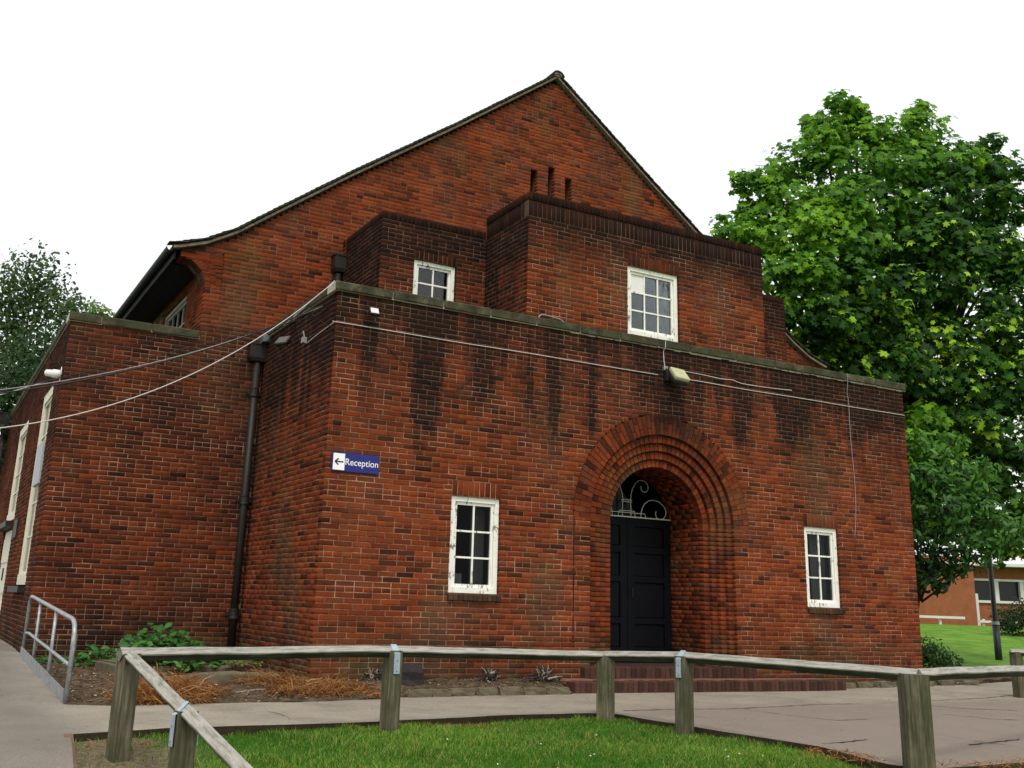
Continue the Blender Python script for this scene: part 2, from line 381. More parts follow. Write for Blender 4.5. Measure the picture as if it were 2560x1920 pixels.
c = t.mix(t.ramp(t.noise(t.pos(), 2.2, 4), [(.5,0),(.68,.5)]), c, (.055,.06,.02)); t.color(c); t.bump(t.noise(t.pos(), 30, 5, .7), 1.0, .03); M_SOIL = t.m
t = NT('lawn_soil', .98, .05)
g = t.noise(t.pos(), 9, 5, .7); x, y, z = t.xyz(); gc_ = t.ramp(g, [(.35,(.03,.085,.010)),(.55,(.055,.13,.015)),(.75,(.13,.12,.04))]); bare = t.math('MULTIPLY', t.maprange(t.math('ADD', x, t.math('MULTIPLY', g, .6)), -1.5, -2.1, 0, 1), .95)
t.color(t.mix(bare, gc_, t.ramp(t.noise(t.pos(), 30, 5, .7), [(.3,(.06,.045,.03)),(.6,(.16,.125,.085)),(.75,(.3,.26,.2))]))); M_LAWN = t.m
t = NT('far_grass', .95, .1)
c = t.ramp(t.noise(t.pos(), 1.6, 8, .8), [(.3,(.04,.11,.01)),(.5,(.10,.21,.022)),(.7,(.19,.28,.045))]); t.color(c); t.bump(t.noise(t.pos(), 25, 3), .6, .03); M_FARGRASS = t.m
def leafmat(name, stops, trans=.35, rough=.45, spec=.35):
    t = NT(name, rough, spec); v = t.math('FRACT', t.math('ADD', t.attr(), t.rnd()))
    c = t.ramp(v, stops); t.color(c)
    tl = t.n('ShaderNodeBsdfTranslucent'); t.set(tl.inputs[0], t.mix(1.0, c, (1.5,1.5,.7), 'MULTIPLY'))
    mx = t.n('ShaderNodeMixShader'); mx.inputs[0].default_value = trans
    t.t.links.new(t.bsdf.outputs[0], mx.inputs[1]); t.t.links.new(tl.outputs[0], mx.inputs[2]); t.t.links.new(mx.outputs[0], t.out.inputs[0])
    return t.m
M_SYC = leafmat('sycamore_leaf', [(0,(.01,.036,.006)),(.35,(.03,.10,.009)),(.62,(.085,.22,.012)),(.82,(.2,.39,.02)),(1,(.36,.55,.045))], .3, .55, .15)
M_LAUREL = leafmat('laurel_leaf', [(0,(.007,.026,.005)),(.5,(.022,.085,.010)),(1,(.09,.23,.022))], .22, .45, .2)
M_DARKLEAF = leafmat('dark_leaf', [(0,(.006,.018,.004)),(.6,(.013,.04,.008)),(1,(.03,.075,.014))], .15, .6, .1)
M_BIRCH = leafmat('birch_leaf', [(0,(.016,.034,.012)),(.6,(.035,.068,.018)),(1,(.07,.12,.03))], .3)
M_LIMEL = leafmat('lime_leaf', [(0,(.05,.11,.01)),(1,(.16,.28,.03))], .3)
M_WEED = leafmat('weed_leaf', [(0,(.02,.09,.015)),(.6,(.045,.15,.025)),(1,(.10,.22,.05))], .25)
M_GRASS = leafmat('grass_blade', [(0,(.035,.11,.012)),(.4,(.07,.20,.016)),(.75,(.13,.30,.028)),(.9,(.22,.33,.05)),(1,(.36,.28,.1))], .3, .6, .2)
M_STRAW = leafmat('dry_straw', [(0,(.11,.04,.012)),(.5,(.27,.115,.035)),(.9,(.4,.2,.075)),(1,(.55,.38,.2))], .2, .8, .1)
M_LITTER = leafmat('leaf_litter', [(0,(.045,.025,.012)),(.5,(.14,.085,.045)),(.85,(.24,.16,.09)),(1,(.42,.36,.28))], .05, .9, .1)
M_BARK = simple('bark', (.045,.036,.026), .95, .1, .5, 7, 0, .8)
M_STUMP = simple('bleached_stump', (.34,.28,.23), .95, .1, .7, 16, 0, .8)
M_STUMPD = simple('dark_stump', (.03,.025,.024), .7, .25, .8, 14, 0, .8)
M_STONE = simple('mossy_stone', (.12,.105,.07), .95, .1, .7, 7, 0, .9)
M_KERBW = simple('edging_board', (.14,.085,.06), .9, .15, .5, 9, 0, .5)
M_HOUSEB = simple('orange_brick_far', (.27,.10,.047), .9, .1, .35, 3.5)
M_HOUSEW = simple('house_white', (.62,.62,.6), .6, .3, .15, 4)
M_HOUSEG = simple('house_glass', (.012,.014,.018), .2, .4)
M_POSTDK = simple('dark_green_post', (.012,.018,.017), .45, .4)
M_ROOFFELT = simple('roof_felt', (.05,.05,.052), .9, .1, .3, 5)

# ------------------------------------------------------------------ dimensions (metres)
W, H, D = 9.70, 4.402, 2.943          # entrance block: width, height under the coping, depth to the gable wall
LW = 2.62                             # low wing reaches x = -LW
XM, YM, ZM = 1.081, 1.407, 6.135      # middle step of the stair tower
XU, YU, ZU = 2.734, 0.20, 6.366       # front step of the stair tower
CX = W/2
GX = -0.93                            # hall corner
PC = 0.062                            # brick course
BL = 0.225

def path_z(x, y):
    z = -0.115
    z += 0.075*max(0.0, min(1.0, (x-7)/3.0))*0.4
    if x < -2.3: z += max(0.0, min(.27, (y+1.0)*0.052))*max(0, min(1, (-2.3-x)/.3))
    s = max(0.0, min(4.0, -3.5-y)); wx = max(.2, min(1.0, (1.5-x)/3.5))
    z -= s*0.15*wx
    return z
def sstep(a, b, v):
    t_ = max(0., min(1., (v-a)/(b-a))); return t_*t_*(3-2*t_)
def ground_z(x, y):
    dep = (x-CAM[0])*math.sin(YAW) + (y-CAM[1])*math.cos(YAW)
    lat = (x-CAM[0])*math.cos(YAW) - (y-CAM[1])*math.sin(YAW)
    rise = 0.80*sstep(24, 40, dep)*sstep(2, 8, lat)
    return min(path_z(x, y), -.07) - .16 + rise + 0.12*sstep(20, 25, dep)*sstep(2, 8, lat)

# ------------------------------------------------------------------ ground sheets
g = MB()
xs = np.concatenate([[-900,-300,-100,-50,-25], np.arange(-14, 50, 2.0), [60,90,160,320,900]])
ys = np.concatenate([[-900,-300,-100,-40,-24], np.arange(-14, 40, 2.0), [50,70,110,200,400,900]])
pts = [(x, y, ground_z(x, y)) for y in ys for x in xs]; nx = len(xs)
g.poly(pts, [(j*nx+i, j*nx+i+1, (j+1)*nx+i+1, (j+1)*nx+i) for j in range(len(ys)-1) for i in range(nx-1)])
g.smooth = True
structure(g.build('ground', M_FARGRASS))

def sheet(name, outline, zf, m, step=.5, skirt=.0, parent=None):
    bm = bmesh.new()
    vs_ = [bm.verts.new((x, y, 0)) for x, y in outline]
    es = [bm.edges.new((vs_[i], vs_[(i+1) % len(vs_)])) for i in range(len(vs_))]
    bmesh.ops.triangle_fill(bm, use_beauty=True, edges=es)
    xs_ = [p[0] for p in outline]; ys_ = [p[1] for p in outline]
    for ax, lo, hi in ((0, min(xs_), max(xs_)), (1, min(ys_), max(ys_))):
        v_ = math.ceil(lo/step)*step
        while v_ < hi:
            if -15 < v_ < 20:
                no = Vector((1,0,0)) if ax == 0 else Vector((0,1,0))
                bmesh.ops.bisect_plane(bm, geom=bm.verts[:]+bm.edges[:]+bm.faces[:], plane_co=no*v_, plane_no=no, dist=1e-4)
            v_ += step
    for v_ in bm.verts: v_.co.z = zf(v_.co.x, v_.co.y)
    bmesh.ops.recalc_face_normals(bm, faces=bm.faces)
    if sum(f.normal.z for f in bm.faces) < 0: bmesh.ops.reverse_faces(bm, faces=bm.faces)
    if skirt:
        be = [e for e in bm.edges if len(e.link_faces) == 1]
        r_ = bmesh.ops.extrude_edge_only(bm, edges=be)
        for q in r_['geom']:
            if isinstance(q, bmesh.types.BMVert): q.co.z -= skirt
            if isinstance(q, bmesh.types.BMFace): q.material_index = 1
        bmesh.ops.recalc_face_normals(bm, faces=bm.faces)
    me = bpy.data.meshes.new(name); bm.to_mesh(me); bm.free(); me.materials.append(m); me.materials.append(M_CUT)
    return put(bpy.data.objects.new(name, me), parent)

def wob(pts, n=5, a=.012):     # roughen a polyline
    out = []
    for (x0,y0),(x1,y1) in zip(pts[:-1], pts[1:]):
        for k in range(n):
            f_ = k/n; out.append((x0+(x1-x0)*f_+random.uniform(-a,a), y0+(y1-y0)*f_+random.uniform(-a,a)))
    out.append(pts[-1]); return out
BED_L = wob([(-2.59,-1.06),(-2.17,-1.24),(-1.2,-1.13),(-.43,-1.11),(.48,-.93),(.72,-.80),(1.93,-.62),(3.0,-.60)], 4, .02)
LAWN_E = wob([(9.0,-5.0),(5.2,-5.5),(3.86,-5.62),(2.77,-5.66),(2.56,-5.45),(2.66,-4.7),(2.30,-3.65),(2.22,-3.09),(2.18,-2.56),(1.95,-2.46),(1.03,-2.49),(.19,-2.65),(-.52,-2.77),(-2.12,-2.87),(-2.82,-3.08)], 5, .012)
LAWN_W = [(-2.86,-3.6),(-2.95,-4.6),(-3.0,-6.0),(-3.0,-8.0),(-3.0,-14.5)]
outline = [(-15,16),(-2.5,16),(-2.5,3.05),(-2.57,2.9)] + BED_L + [(3.05,.02),(7.45,.02),(7.5,-.28)] + \
    [(9.2,-.22),(10.4,-.15),(12.6,.5),(14.2,2.6),(15.6,3.9),(19,4.9),(30,7.0),(30,-4.5)] + LAWN_E + LAWN_W + [(-15,-14.5)]
path = structure(sheet('path', outline, path_z, M_ASPHALT, .5, .14))
lawn_out = LAWN_E + LAWN_W + [(12,-14.5),(12,-4.8)]
def lawn_z(x, y): return path_z(x, y) - .062 + .012*math.sin(x*3.1)*math.sin(y*2.7)
structure(sheet('lawn', [(p[0]*1.0, p[1]) for p in lawn_out], lawn_z, M_LAWN, .4))
def bed_z(x, y):
    if y > 0 and x < 0: b = 1.0
    else: b = sstep(-1.15, -.1, y) if x < .5 else sstep(-.75, -.08, y)
    return -.12 + b*.125 + .018*math.sin(x*5.3+1)*math.sin(y*6.1) + .012*math.sin(x*13+y*9)
bed_out = BED_L + [(3.06,.06),(.05,.06),(.06,2.99),(-2.62,2.99)]
structure(sheet('soil_bed', bed_out, bed_z, M_SOIL, .12, .06))
structure(sheet('soil_strip', [(7.44,.06),(7.44,-.27),(9.2,-.22),(10.4,-.15),(12.6,.5),(14.2,2.6),(9.72,2.6),(9.72,.06)], lambda x, y: -.085+.05*sstep(-.3,.1,y)+.015*math.sin(x*9), M_SOIL, .2, .05))
# cracks in the asphalt: thin strips
def crack(pts, w=.012):
    m = MB(); P = [on_plane(px, py, 2, -.11) for px, py in pts]; L_ = []
    for a, b in zip(P[:-1], P[1:]):
        n_ = max(2, int(np.linalg.norm(b-a)/.07))
        for k in range(n_):
            q = a+(b-a)*k/n_; L_.append((q[0]+random.uniform(-.014,.014), q[1]+random.uniform(-.014,.014)))
    V = []
    for i, (x, y) in enumerate(L_):
        ww = w*random.uniform(.4,1.3)
        for s_ in (-1, 1): V.append((x+ww*s_*.3, y+ww*s_, path_z(x, y)+.004))
    m.poly(V, [(2*i, 2*i+1, 2*i+3, 2*i+2) for i in range(len(L_)-1)])
    m.build('crack', M_CRACK, path)
for c_ in ([(1560,1776),(1700,1772),(1810,1772),(1960,1765),(2060,1760),(2150,1759),(2240,1768)], [(1830,1767),(1990,1790),(2090,1800),(2180,1797)],
           [(2330,1752),(2450,1748),(2560,1741)], [(2240,1755),(2400,1770),(2560,1777)], [(2330,1825),(2450,1842),(2560,1852)], [(2420,1848),(2560,1835)], [(2360,1785),(2470,1795),(2560,1798)],
           [(665,1775),(700,1785),(735,1800)], [(1740,1790),(1850,1806)], [(2060,1848),(2180,1838)]): crack(c_)

# ------------------------------------------------------------------ the brick hall
hall = thing('brick_hall', (CX, 1.5, 0), 'dark red brick hall with stepped entrance block, arched doorway and tall gable roof', 'building')
BRW = {}
BR = []          # bricks: (O,U,I,ua,ub,za,zb,depth)
JO = PC*0.15
def P3(O, U, I, u, d, z): return (O[0]+U[0]*u+I[0]*d, O[1]+U[1]*u+I[1]*d, z)
def sub(iv, a, b):
    out = []
    for (p, q) in iv:
        if b <= p or a >= q: out.append((p, q))
        else:
            if a > p: out.append((p, a))
            if b < q: out.append((b, q))
    return out
def wall(name, O, U, I, k0, k1, rangef, openf=None, label=None, nobrick=None, thick=.22, mat=None):
    """courses k0..k1-1. rangef(z)->(u0,u1); openf(z0,z1)->[(a,b)] openings; nobrick(u,z) hides bricks nobody can see"""
    m = MB(); run = None; i0_ = len(BR)
    for k in range(k0, k1):
        z0, z1 = k*PC, (k+1)*PC; zc = (z0+z1)/2
        rg = rangef(zc)
        if rg is None: continue
        iv = [rg]
        for a, b in (openf(z0, z1) if openf else []): iv = sub(iv, a, b)
        iv = [(round(a,4), round(b,4)) for a, b in iv if b-a > .02]; mv = [(a+.006, b-.006) for a, b in iv]
        if run and run[0] == mv: run[2] = z1
        else:
            if run:
                for a, b in run[0]: m.hexa([P3(O,U,I,*q) for q in ((a,.005,run[1]),(b,.005,run[1]),(b,thick,run[1]),(a,thick,run[1]),(a,.005,run[2]),(b,.005,run[2]),(b,thick,run[2]),(a,thick,run[2]))])
            run = [mv, z0, z1]
        hdr = (k % 6 == 3); pitch = BL/2 if hdr else BL
        off = 0 if hdr else (BL/2 if (k % 2) else 0); off += (k//6 % 2)*BL*.25
        for a, b in iv:
            u = math.floor((a-off)/pitch)*pitch+off
            while u < b-1e-6:
                ua, ub = max(u, a), min(u+pitch, b)
                if a-ua < .001 and ub-ua < .05 and u < a:   # sliver: merge
                    u += pitch
                    ua = a; ub = min(u+pitch, b)
                if b-ub < .05 and ub < b: ub = b
                if not (nobrick and nobrick((ua+ub)/2, zc)):
                    BR.append((O, U, I, ua+(.0 if ua == a else .0042), ub-(.0 if ub == b else .0042), z0+.004, z1-.004, .1))
                u = max(u+pitch, ub)
    for a, b in run[0]: m.hexa([P3(O,U,I,*q) for q in ((a,.005,run[1]),(b,.005,run[1]),(b,thick,run[1]),(a,thick,run[1]),(a,.005,run[2]),(b,.005,run[2]),(b,thick,run[2]),(a,thick,run[2]))])
    o = m.build('wall', mat or M_MORTAR, hall)
    for i_ in range(i0_, len(BR)): BRW[i_] = o
    if label: o['label'] = label
    return o
FR = ((1,0,0), (0,1,0)); WE = ((0,-1,0), (1,0,0))
# --- entrance front
WIN1 = (1.632, 2.312); WIN2 = (W-2.312, W-1.632); WZ = (15*PC, 34*PC)
AZ, RO, R1, RI, NORD = 1.965, 1.475, 1.205, 0.780, 4
def open_front(z0, z1):
    o = []; zc = (z0+z1)/2
    for w_ in (WIN1, WIN2):
        if zc > WZ[0] and zc < WZ[1]+3*PC: o.append(w_)
    if zc > .13:
        if zc < AZ: r_ = R1
        elif zc < AZ+RO: r_ = math.sqrt(RO*RO-(zc-AZ)**2)
        else: r_ = 0
        if r_ > 0: o.append((CX-r_, CX+r_))
    return o
w_front = wall('wall', (0,0,0), *FR, -3, 71, lambda z: (0, W), open_front, 'entrance front, soot streaks under the coping')
def soldiers(O, U, I, u0, u1, z0, z1, pitch=.075, depth=.1):
    n_ = max(1, round((u1-u0)/pitch)); p_ = (u1-u0)/n_
    for k in range(n_): BR.append((O, U, I, u0+k*p_+.005, u0+(k+1)*p_-.005, z0+.005, z1-.005, depth))
def back_panel(O, U, I, u0, u1, z0, z1, th=.2):
    MB().hexa([P3(O,U,I,*q) for q in ((u0,.007,z0),(u1,.007,z0),(u1,th,z0),(u0,th,z0),(u0,.007,z1),(u1,.007,z1),(u1,th,z1),(u0,th,z1))]).build('wall', M_MORTAR, hall)
for w_ in (WIN1, WIN2):
    soldiers((0,0,0), *FR, w_[0], w_[1], WZ[1], WZ[1]+3*PC); back_panel((0,0,0), *FR, w_[0], w_[1], WZ[1], WZ[1]+3*PC)
# --- entrance side, left
wall('wall', (0,0,0), *WE, -3, 71, lambda z: (-D, -.112), None, 'side of the entrance block beside the downpipe')
# --- gable wall with low wing front, one plane
PROF = [(0,9.97),(2.03,8.43),(3.70,7.215),(4.85,6.336),(5.415,5.90),(5.83,5.66),(6.14,5.553),(6.26,5.515)]
def zprof(d): return float(np.interp(abs(d), [p[0] for p in PROF], [p[1] for p in PROF]))
def dprof(z): return float(np.interp(z, [p[1] for p in PROF[::-1]], [p[0] for p in PROF[::-1]]))
HL = 69*PC   # wing wall top 4.278
def rg_gable(z):
    if z < HL: return (-LW, 10.63)
    if z < 5.08: return (GX, 2*CX-GX)
    if z < 5.56: return (-.70, 2*CX+.70)
    d_ = dprof(z+PC/2+.02)
    return (CX-d_, CX+d_) if d_ > .05 else None
SLITS = [(4.378,4.518,8.14),(4.733,4.867,8.246),(5.085,5.222,8.135)]
def open_gable(z0, z1):
    zc = (z0+z1)/2
    return [(a, b) for a, b, zt in SLITS if 7.0 < zc < zt]
def nb(u, z):
    if z < 4.45 and u > 0.05: return True
    return 1.3 < u < 8.4 and z < 6.0
wall('wall', (0,D,0), *FR, -3, 161, rg_gable, open_gable, 'tall gable wall and front of the low wing', nb)
for a, b, zt in SLITS:
    MB().box(a-.02, b+.02, D+.2, D+.24, 6.9, zt+.03).build('ventilation_slit', M_ROOM, hall)
# --- low wing west wall
LWIN = (3.98, 5.42, .87, 3.66); LW2 = (7.5, 9.35, 1.92, 3.64); LDOOR = (7.5, 9.35, .08, 1.80)
def open_west(z0, z1):
    zc = (z0+z1)/2; o = []
    for y0, y1, za, zb in (LWIN, LW2, LDOOR):
        if za < zc < zb: o.append((-y1, -y0))
    return o
wall('wall', (-LW,0,0), *WE, -2, 69, lambda z: (-15, -(D+.112)), open_west, 'side wall of the low wing', None)
# hall west wall above the wing
def open_hw(z0, z1): return [(-5.82,-4.1)] if 4.3 < (z0+z1)/2 < 5.27 else []
wall('wall', (GX,0,0), *WE, 66, 90, lambda z: (-15, -(D+.112)), open_hw, 'hall wall under the deep eaves', lambda u, z: u < -5.9)
# --- stair tower
KM1, KU1 = 97, 97
wall('wall', (0,YM,0), *FR, 66, KM1, lambda z: (XM, W-XM), lambda a, b: [(1.60,2.262)] if (a+b)/2 < 5.51+3*PC-.03 else [], None, lambda u, z: XU+.1 < u < W-XU-.1 and z < 6.0)
soldiers((0,YM,0), *FR, 1.60, 2.262, 89*PC, 92*PC); back_panel((0,YM,0), *FR, 1.60, 2.262, 89*PC, 92*PC)
wall('wall', (XM,0,0), *WE, 66, KM1, lambda z: (-D, -(YM+.112)))
wall('wall', (0,YU,0), *FR, 68, KU1, lambda z: (XU, W-XU), lambda a, b: [(4.398,5.318)] if 4.58 < (a+b)/2 < 5.61+3*PC-.03 else [])
soldiers((0,YU,0), *FR, 4.398, 5.318, 5.61, 5.61+3*PC); back_panel((0,YU,0), *FR, 4.398, 5.318, 5.61, 5.61+3*PC)
wall('wall', (XU,0,0), *WE, 68, KU1, lambda z: (-YM, -(YU+.112)))
zt = KM1*PC
# brick-on-edge copings and soldier band
for (O, UI, a, b) in (((0,YM,0), FR, XM, XU), ((0,YM,0), FR, W-XU, W-XM), ((XM,0,0), WE, -D, -(YM+.112))):
    soldiers(O, *UI, a, b, zt, ZM, .068, .22)
for (O, UI, a, b) in (((0,YU,0), FR, XU, W-XU), ((XU,0,0), WE, -YM, -(YU+.112))):
    soldiers(O, *UI, a, b, zt, zt+.228, .074, .1); back_panel(O, *UI, a, b, zt, zt+.228)
    soldiers((O[0]-UI[1][0]*.012, O[1]-UI[1][1]*.012, 0), *UI, a, b, zt+.228, ZU, .068, .22)
# plain inner masonry that closes the blocks
b_ = MB(); b_.box(W-.22, W, .23, D-.02, -.18, H); b_.build('wall', M_PLAIN, hall)
b_ = MB(); b_.box(XM+.05, W-XM-.02, YM+.23, D-.01, 4.35, ZM-.06); b_.build('wall', M_PLAIN, hall)
b_ = MB(); b_.box(W-XM-.2, W-XM, YM+.22, D, 4.4, ZM); b_.build('wall', M_PLAIN, hall)
b_ = MB(); b_.box(W-XU-.2, W-XU, YU+.22, YM, 4.4, ZU); b_.build('wall', M_PLAIN, hall)
MB().box(.22, W-.22, .22, D, 4.24, 4.32).build('porch_roof', M_ROOFFELT, hall)
MB().box(XU+.21, W-XU-.2, YU+.23, YM+.2, ZU-.12, ZU-.05).build('tower_roof', M_ROOFFELT, hall)
MB().box(-LW+.22, GX, D+.23, 15, 4.1, 4.18).build('wing_roof', M_ROOFFELT, hall)
b_ = MB(); b_.box(10.41, 10.63, D+.22, 15, -.18, 5.5); b_.build('wall', M_PLAIN, hall)

# --- windows
def window(O, U, I, u0, u1, z0, z1, cols, rows, set_back=.045, fw=.055, room=.55, skip=(), boards=(), mat=M_PAINT, label=None, sash=.035, gm=None):
    gm = gm or M_GLASS
    Q = lambda u, d, z: P3(O, U, I, u, d, z)
    def bar(m, a, b, c, d_, da, db):
        m.hexa([Q(a,da,c),Q(b,da,c),Q(b,db,c),Q(a,db,c),Q(a,da,d_),Q(b,da,d_),Q(b,db,d_),Q(a,db,d_)]); return m
    m = MB(); s_ = set_back
    bar(m,u0,u0+fw,z0,z1,s_,s_+.09); bar(m,u1-fw,u1,z0,z1,s_,s_+.09); bar(m,u0+fw,u1-fw,z1-fw,z1,s_+.001,s_+.089); bar(m,u0+fw,u1-fw,z0,z0+fw,s_-.02,s_+.089)
    fr_ = m.build('window', mat, hall)
    if label: fr_['label'] = label
    a, b, c, d_ = u0+fw+.002, u1-fw-.002, z0+fw+.002, z1-fw-.002; s2 = s_+.022
    m = MB(); bar(m,a,a+sash,c,d_,s2,s2+.05); bar(m,b-sash,b,c,d_,s2,s2+.05); bar(m,a+sash,b-sash,d_-sash,d_,s2+.001,s2+.049); bar(m,a+sash,b-sash,c,c+sash*1.2,s2+.001,s2+.049)
    m.build('sash', mat, fr_)
    a += sash; b -= sash; c += sash*1.2; d_ -= sash
    gw = .022
    for i in range(1, cols):
        uu = a+(b-a)*i/cols; bar(MB(),uu-gw/2,uu+gw/2,c,d_,s2+.006,s2+.04).build('glazing_bar', mat, fr_)
    for j in range(1, rows):
        zz = c+(d_-c)*j/rows
        for i in range(cols):
            ua = a+(b-a)*i/cols+(gw/2 if i else 0); ub = a+(b-a)*(i+1)/cols-(gw/2 if i < cols-1 else 0)
            bar(MB(),ua,ub,zz-gw/2,zz+gw/2,s2+.008,s2+.038).build('glazing_bar', mat, fr_)
    for j in range(rows):
        for i in range(cols):
            ua = a+(b-a)*i/cols+(gw/2 if i else 0)-.004; ub = a+(b-a)*(i+1)/cols-(gw/2 if i < cols-1 else 0)+.004
            za = c+(d_-c)*j/rows+(gw/2 if j else 0)-.004; zb = c+(d_-c)*(j+1)/rows-(gw/2 if j < rows-1 else 0)+.004
            brd = (i, j) in boards
            o = bar(MB(),ua,ub,za,zb,s2+.02,s2+.026).build('pane', M_BOARD if brd else gm, fr_)
            if brd: o['label'] = 'pane boarded over in white'
    # dark room behind
    m = MB(); e = .02
    P_ = [Q(u0-e,s_+.1,z0-e),Q(u1+e,s_+.1,z0-e),Q(u1+e,s_+room,z0-e),Q(u0-e,s_+room,z0-e),Q(u0-e,s_+.1,z1+e),Q(u1+e,s_+.1,z1+e),Q(u1+e,s_+room,z1+e),Q(u0-e,s_+room,z1+e)]
    m.poly(P_, [(3,2,1,0),(4,5,6,7),(1,2,6,5),(2,3,7,6),(3,0,4,7)])
    m.build('room_lining', M_ROOM, fr_)
    return fr_
def brick_sill(win, O, U, I, u0, u1, z0, z1, n):
    for k in range(n):
        a = u0+(u1-u0)*k/n+.004; b = u0+(u1-u0)*(k+1)/n-.004; dz = random.uniform(-.003,.003)
        P_ = [P3(O,U,I,*q) for q in ((a,-.045,z0+dz),(b,-.045,z0+dz),(b,.05,z0+dz),(a,.05,z0+dz),(a,-.043,z1-.022+dz),(b,-.043,z1-.022+dz),(b,.05,z1+dz),(a,.05,z1+dz))]
        MB().hexa(P_).build('sill_brick', M_DARKBRICK, win)
w1 = window((0,0,0), *FR, WIN1[0]+.008, WIN1[1]-.008, .972, WZ[1]-.004, 2, 3, .035, .06, gm=M_GLASSLOW)
brick_sill(w1, (0,0,0), *FR, WIN1[0]-.015, WIN1[1]+.02, .888, .972, 11)
w2 = window((0,0,0), *FR, WIN2[0]+.008, WIN2[1]-.008, .972, WZ[1]-.004, 2, 3, .035, .06, gm=M_GLASSLOW)
brick_sill(w2, (0,0,0), *FR, WIN2[0]-.015, WIN2[1]+.02, .888, .972, 11)
MB().box(WIN1[0], WIN1[1], .0075, .2, WZ[0], .968).build('wall', M_PLAIN, hall); MB().box(WIN2[0], WIN2[1], .0075, .2, WZ[0], .968).build('wall', M_PLAIN, hall)
window((0,YM,0), *FR, 1.605, 2.257, 4.42, 5.51, 2, 4, .04, .055)
window((0,YU,0), *FR, 4.403, 5.313, 4.60, 5.608, 3, 3, .035, .06, boards=((0,2),), label='nine pane window with one pane boarded white')
# west side of the wing: tall windows and white door
lw1 = window((-LW,0,0), *WE, -LWIN[1]+.01, -LWIN[0]-.01, LWIN[2]+.02, LWIN[3]-.02, 2, 5, .02, .14, mat=M_CREAM)
MB().box(-LW-.09, -LW+.06, LWIN[0]-.08, LWIN[1]+.1, .79, .87).build('sill', M_IRON, lw1)
lw2 = window((-LW,0,0), *WE, -LW2[1]+.01, -LW2[0]-.01, LW2[2]+.02, LW2[3]-.02, 2, 4, .02, .14, mat=M_CREAM)
MB().box(-LW-.12, -LW+.06, LW2[0]-.05, LW2[1]+.2, 1.81, 1.90).build('sill', M_IRON, lw2)
ld = MB(); ld.box(-LW+.03, -LW+.09, LDOOR[0]+.02, LDOOR[1]-.02, LDOOR[2], LDOOR[3]-.02)
for a in (.2, .75, 1.25): ld.box(-LW+.015, -LW+.03, LDOOR[0]+.15, LDOOR[1]-.15, a, a+.4)
ldo = ld.build('side_door', M_CREAM, hall); MB().tube([(-LW-.03, LDOOR[0]+.25, .95), (-LW-.03, LDOOR[0]+.25, 1.15)], .012).build('door_handle', M_IRON, ldo)
MB().box(-LW-.03, -LW+.0, 6.35, 6.9, 1.60, 1.87).build('meter_box', M_IRON, hall)
MB().box(-LW-.005, -LW+.045, 4.2, 4.98, 2.25, 2.84).build('grey_panel', M_PVCGREY, lw1)
window((GX,0,0), *WE, -5.80, -4.12, 4.45, 5.25, 4, 2, .03, .06, mat=M_AGED)

# --- arched doorway: stepped orders
arch = MB()
def ringpts(r, y, a0, a1, n): return [(CX+r*math.cos(a0+(a1-a0)*k/n), y, AZ+r*math.sin(a0+(a1-a0)*k/n)) for k in range(n+1)]
rr = [R1-(R1-RI)*j/NORD for j in range(NORD+1)]; yy = [.040*j for j in range(NORD+1)]
YD = .905
ZF = .14
NSEG = 48
def orderface(m, ro, ri, y, y2):
    """solid half ring + jamb backing between radii ro > ri, face at y"""
    pts = []; F = []
    prof = [(CX+ro*math.cos(a), AZ+ro*math.sin(a), CX+ri*math.cos(a), AZ+ri*math.sin(a)) for a in [math.pi*k/NSEG for k in range(NSEG+1)]]
    prof = [(CX+ro, ZF, CX+ri, ZF)] + prof + [(CX-ro, ZF, CX-ri, ZF)]
    for xo, zo, xi, zi in prof: pts += [(xo,y,zo),(xi,y,zi),(xi,y2,zi),(xo,y2,zo)]
    for k in range(len(prof)-1):
        a = 4*k; b = a+4
        F += [(a,b,b+1,a+1),(a+1,b+1,b+2,a+2),(a+2,b+2,b+3,a+3),(a+3,b+3,b,a)]
    m.poly(pts, F)
orderface(arch, RO-.004, R1+.008, .0085, .199)
for j in range(NORD): orderface(arch, rr[j]+.012, rr[j+1]+.006, yy[j+1]+.016, .30 if j < NORD-1 else YD)
archo = arch.build('door_arch', M_ARCHM, hall); archo['label'] = 'round arch of stepped brick orders round the doorway'
# jamb face piers below the outer ring belong to the front wall courses; voussoirs:
def vouss_mesh(r0, r1, ang, depth):
    m = MB(); h = ang/2
    def pt(r, a, y): return (r*math.sin(a), y, r*math.cos(a))
    g0 = .0042
    a0, a1 = h-g0/r0, h-g0/r1; ch = .004
    front = [pt(r0+ch,-a0*.95,0),pt(r0+ch,a0*.95,0),pt(r1-ch,a1*.96,0),pt(r1-ch,-a1*.96,0)]
    mid = [pt(r0,-a0,ch),pt(r0,a0,ch),pt(r1,a1,ch),pt(r1,-a1,ch)]
    bk = [pt(r0,-a0,depth),pt(r0,a0,depth),pt(r1,a1,depth),pt(r1,-a1,depth)]
    F = [(0,1,2,3)]
    for o_ in (0, 4): F += [(o_+k, o_+4+k, o_+4+(k+1)%4, o_+(k+1)%4) for k in range(4)]
    m.poly(front+mid+bk, F, 0.0)
    me = m.mesh('voussoir'); bm = bmesh.new(); bm.from_mesh(me); bmesh.ops.recalc_face_normals(bm, faces=bm.faces); bm.to_mesh(me); bm.free()
    me.materials.append(M_BRICK); return me
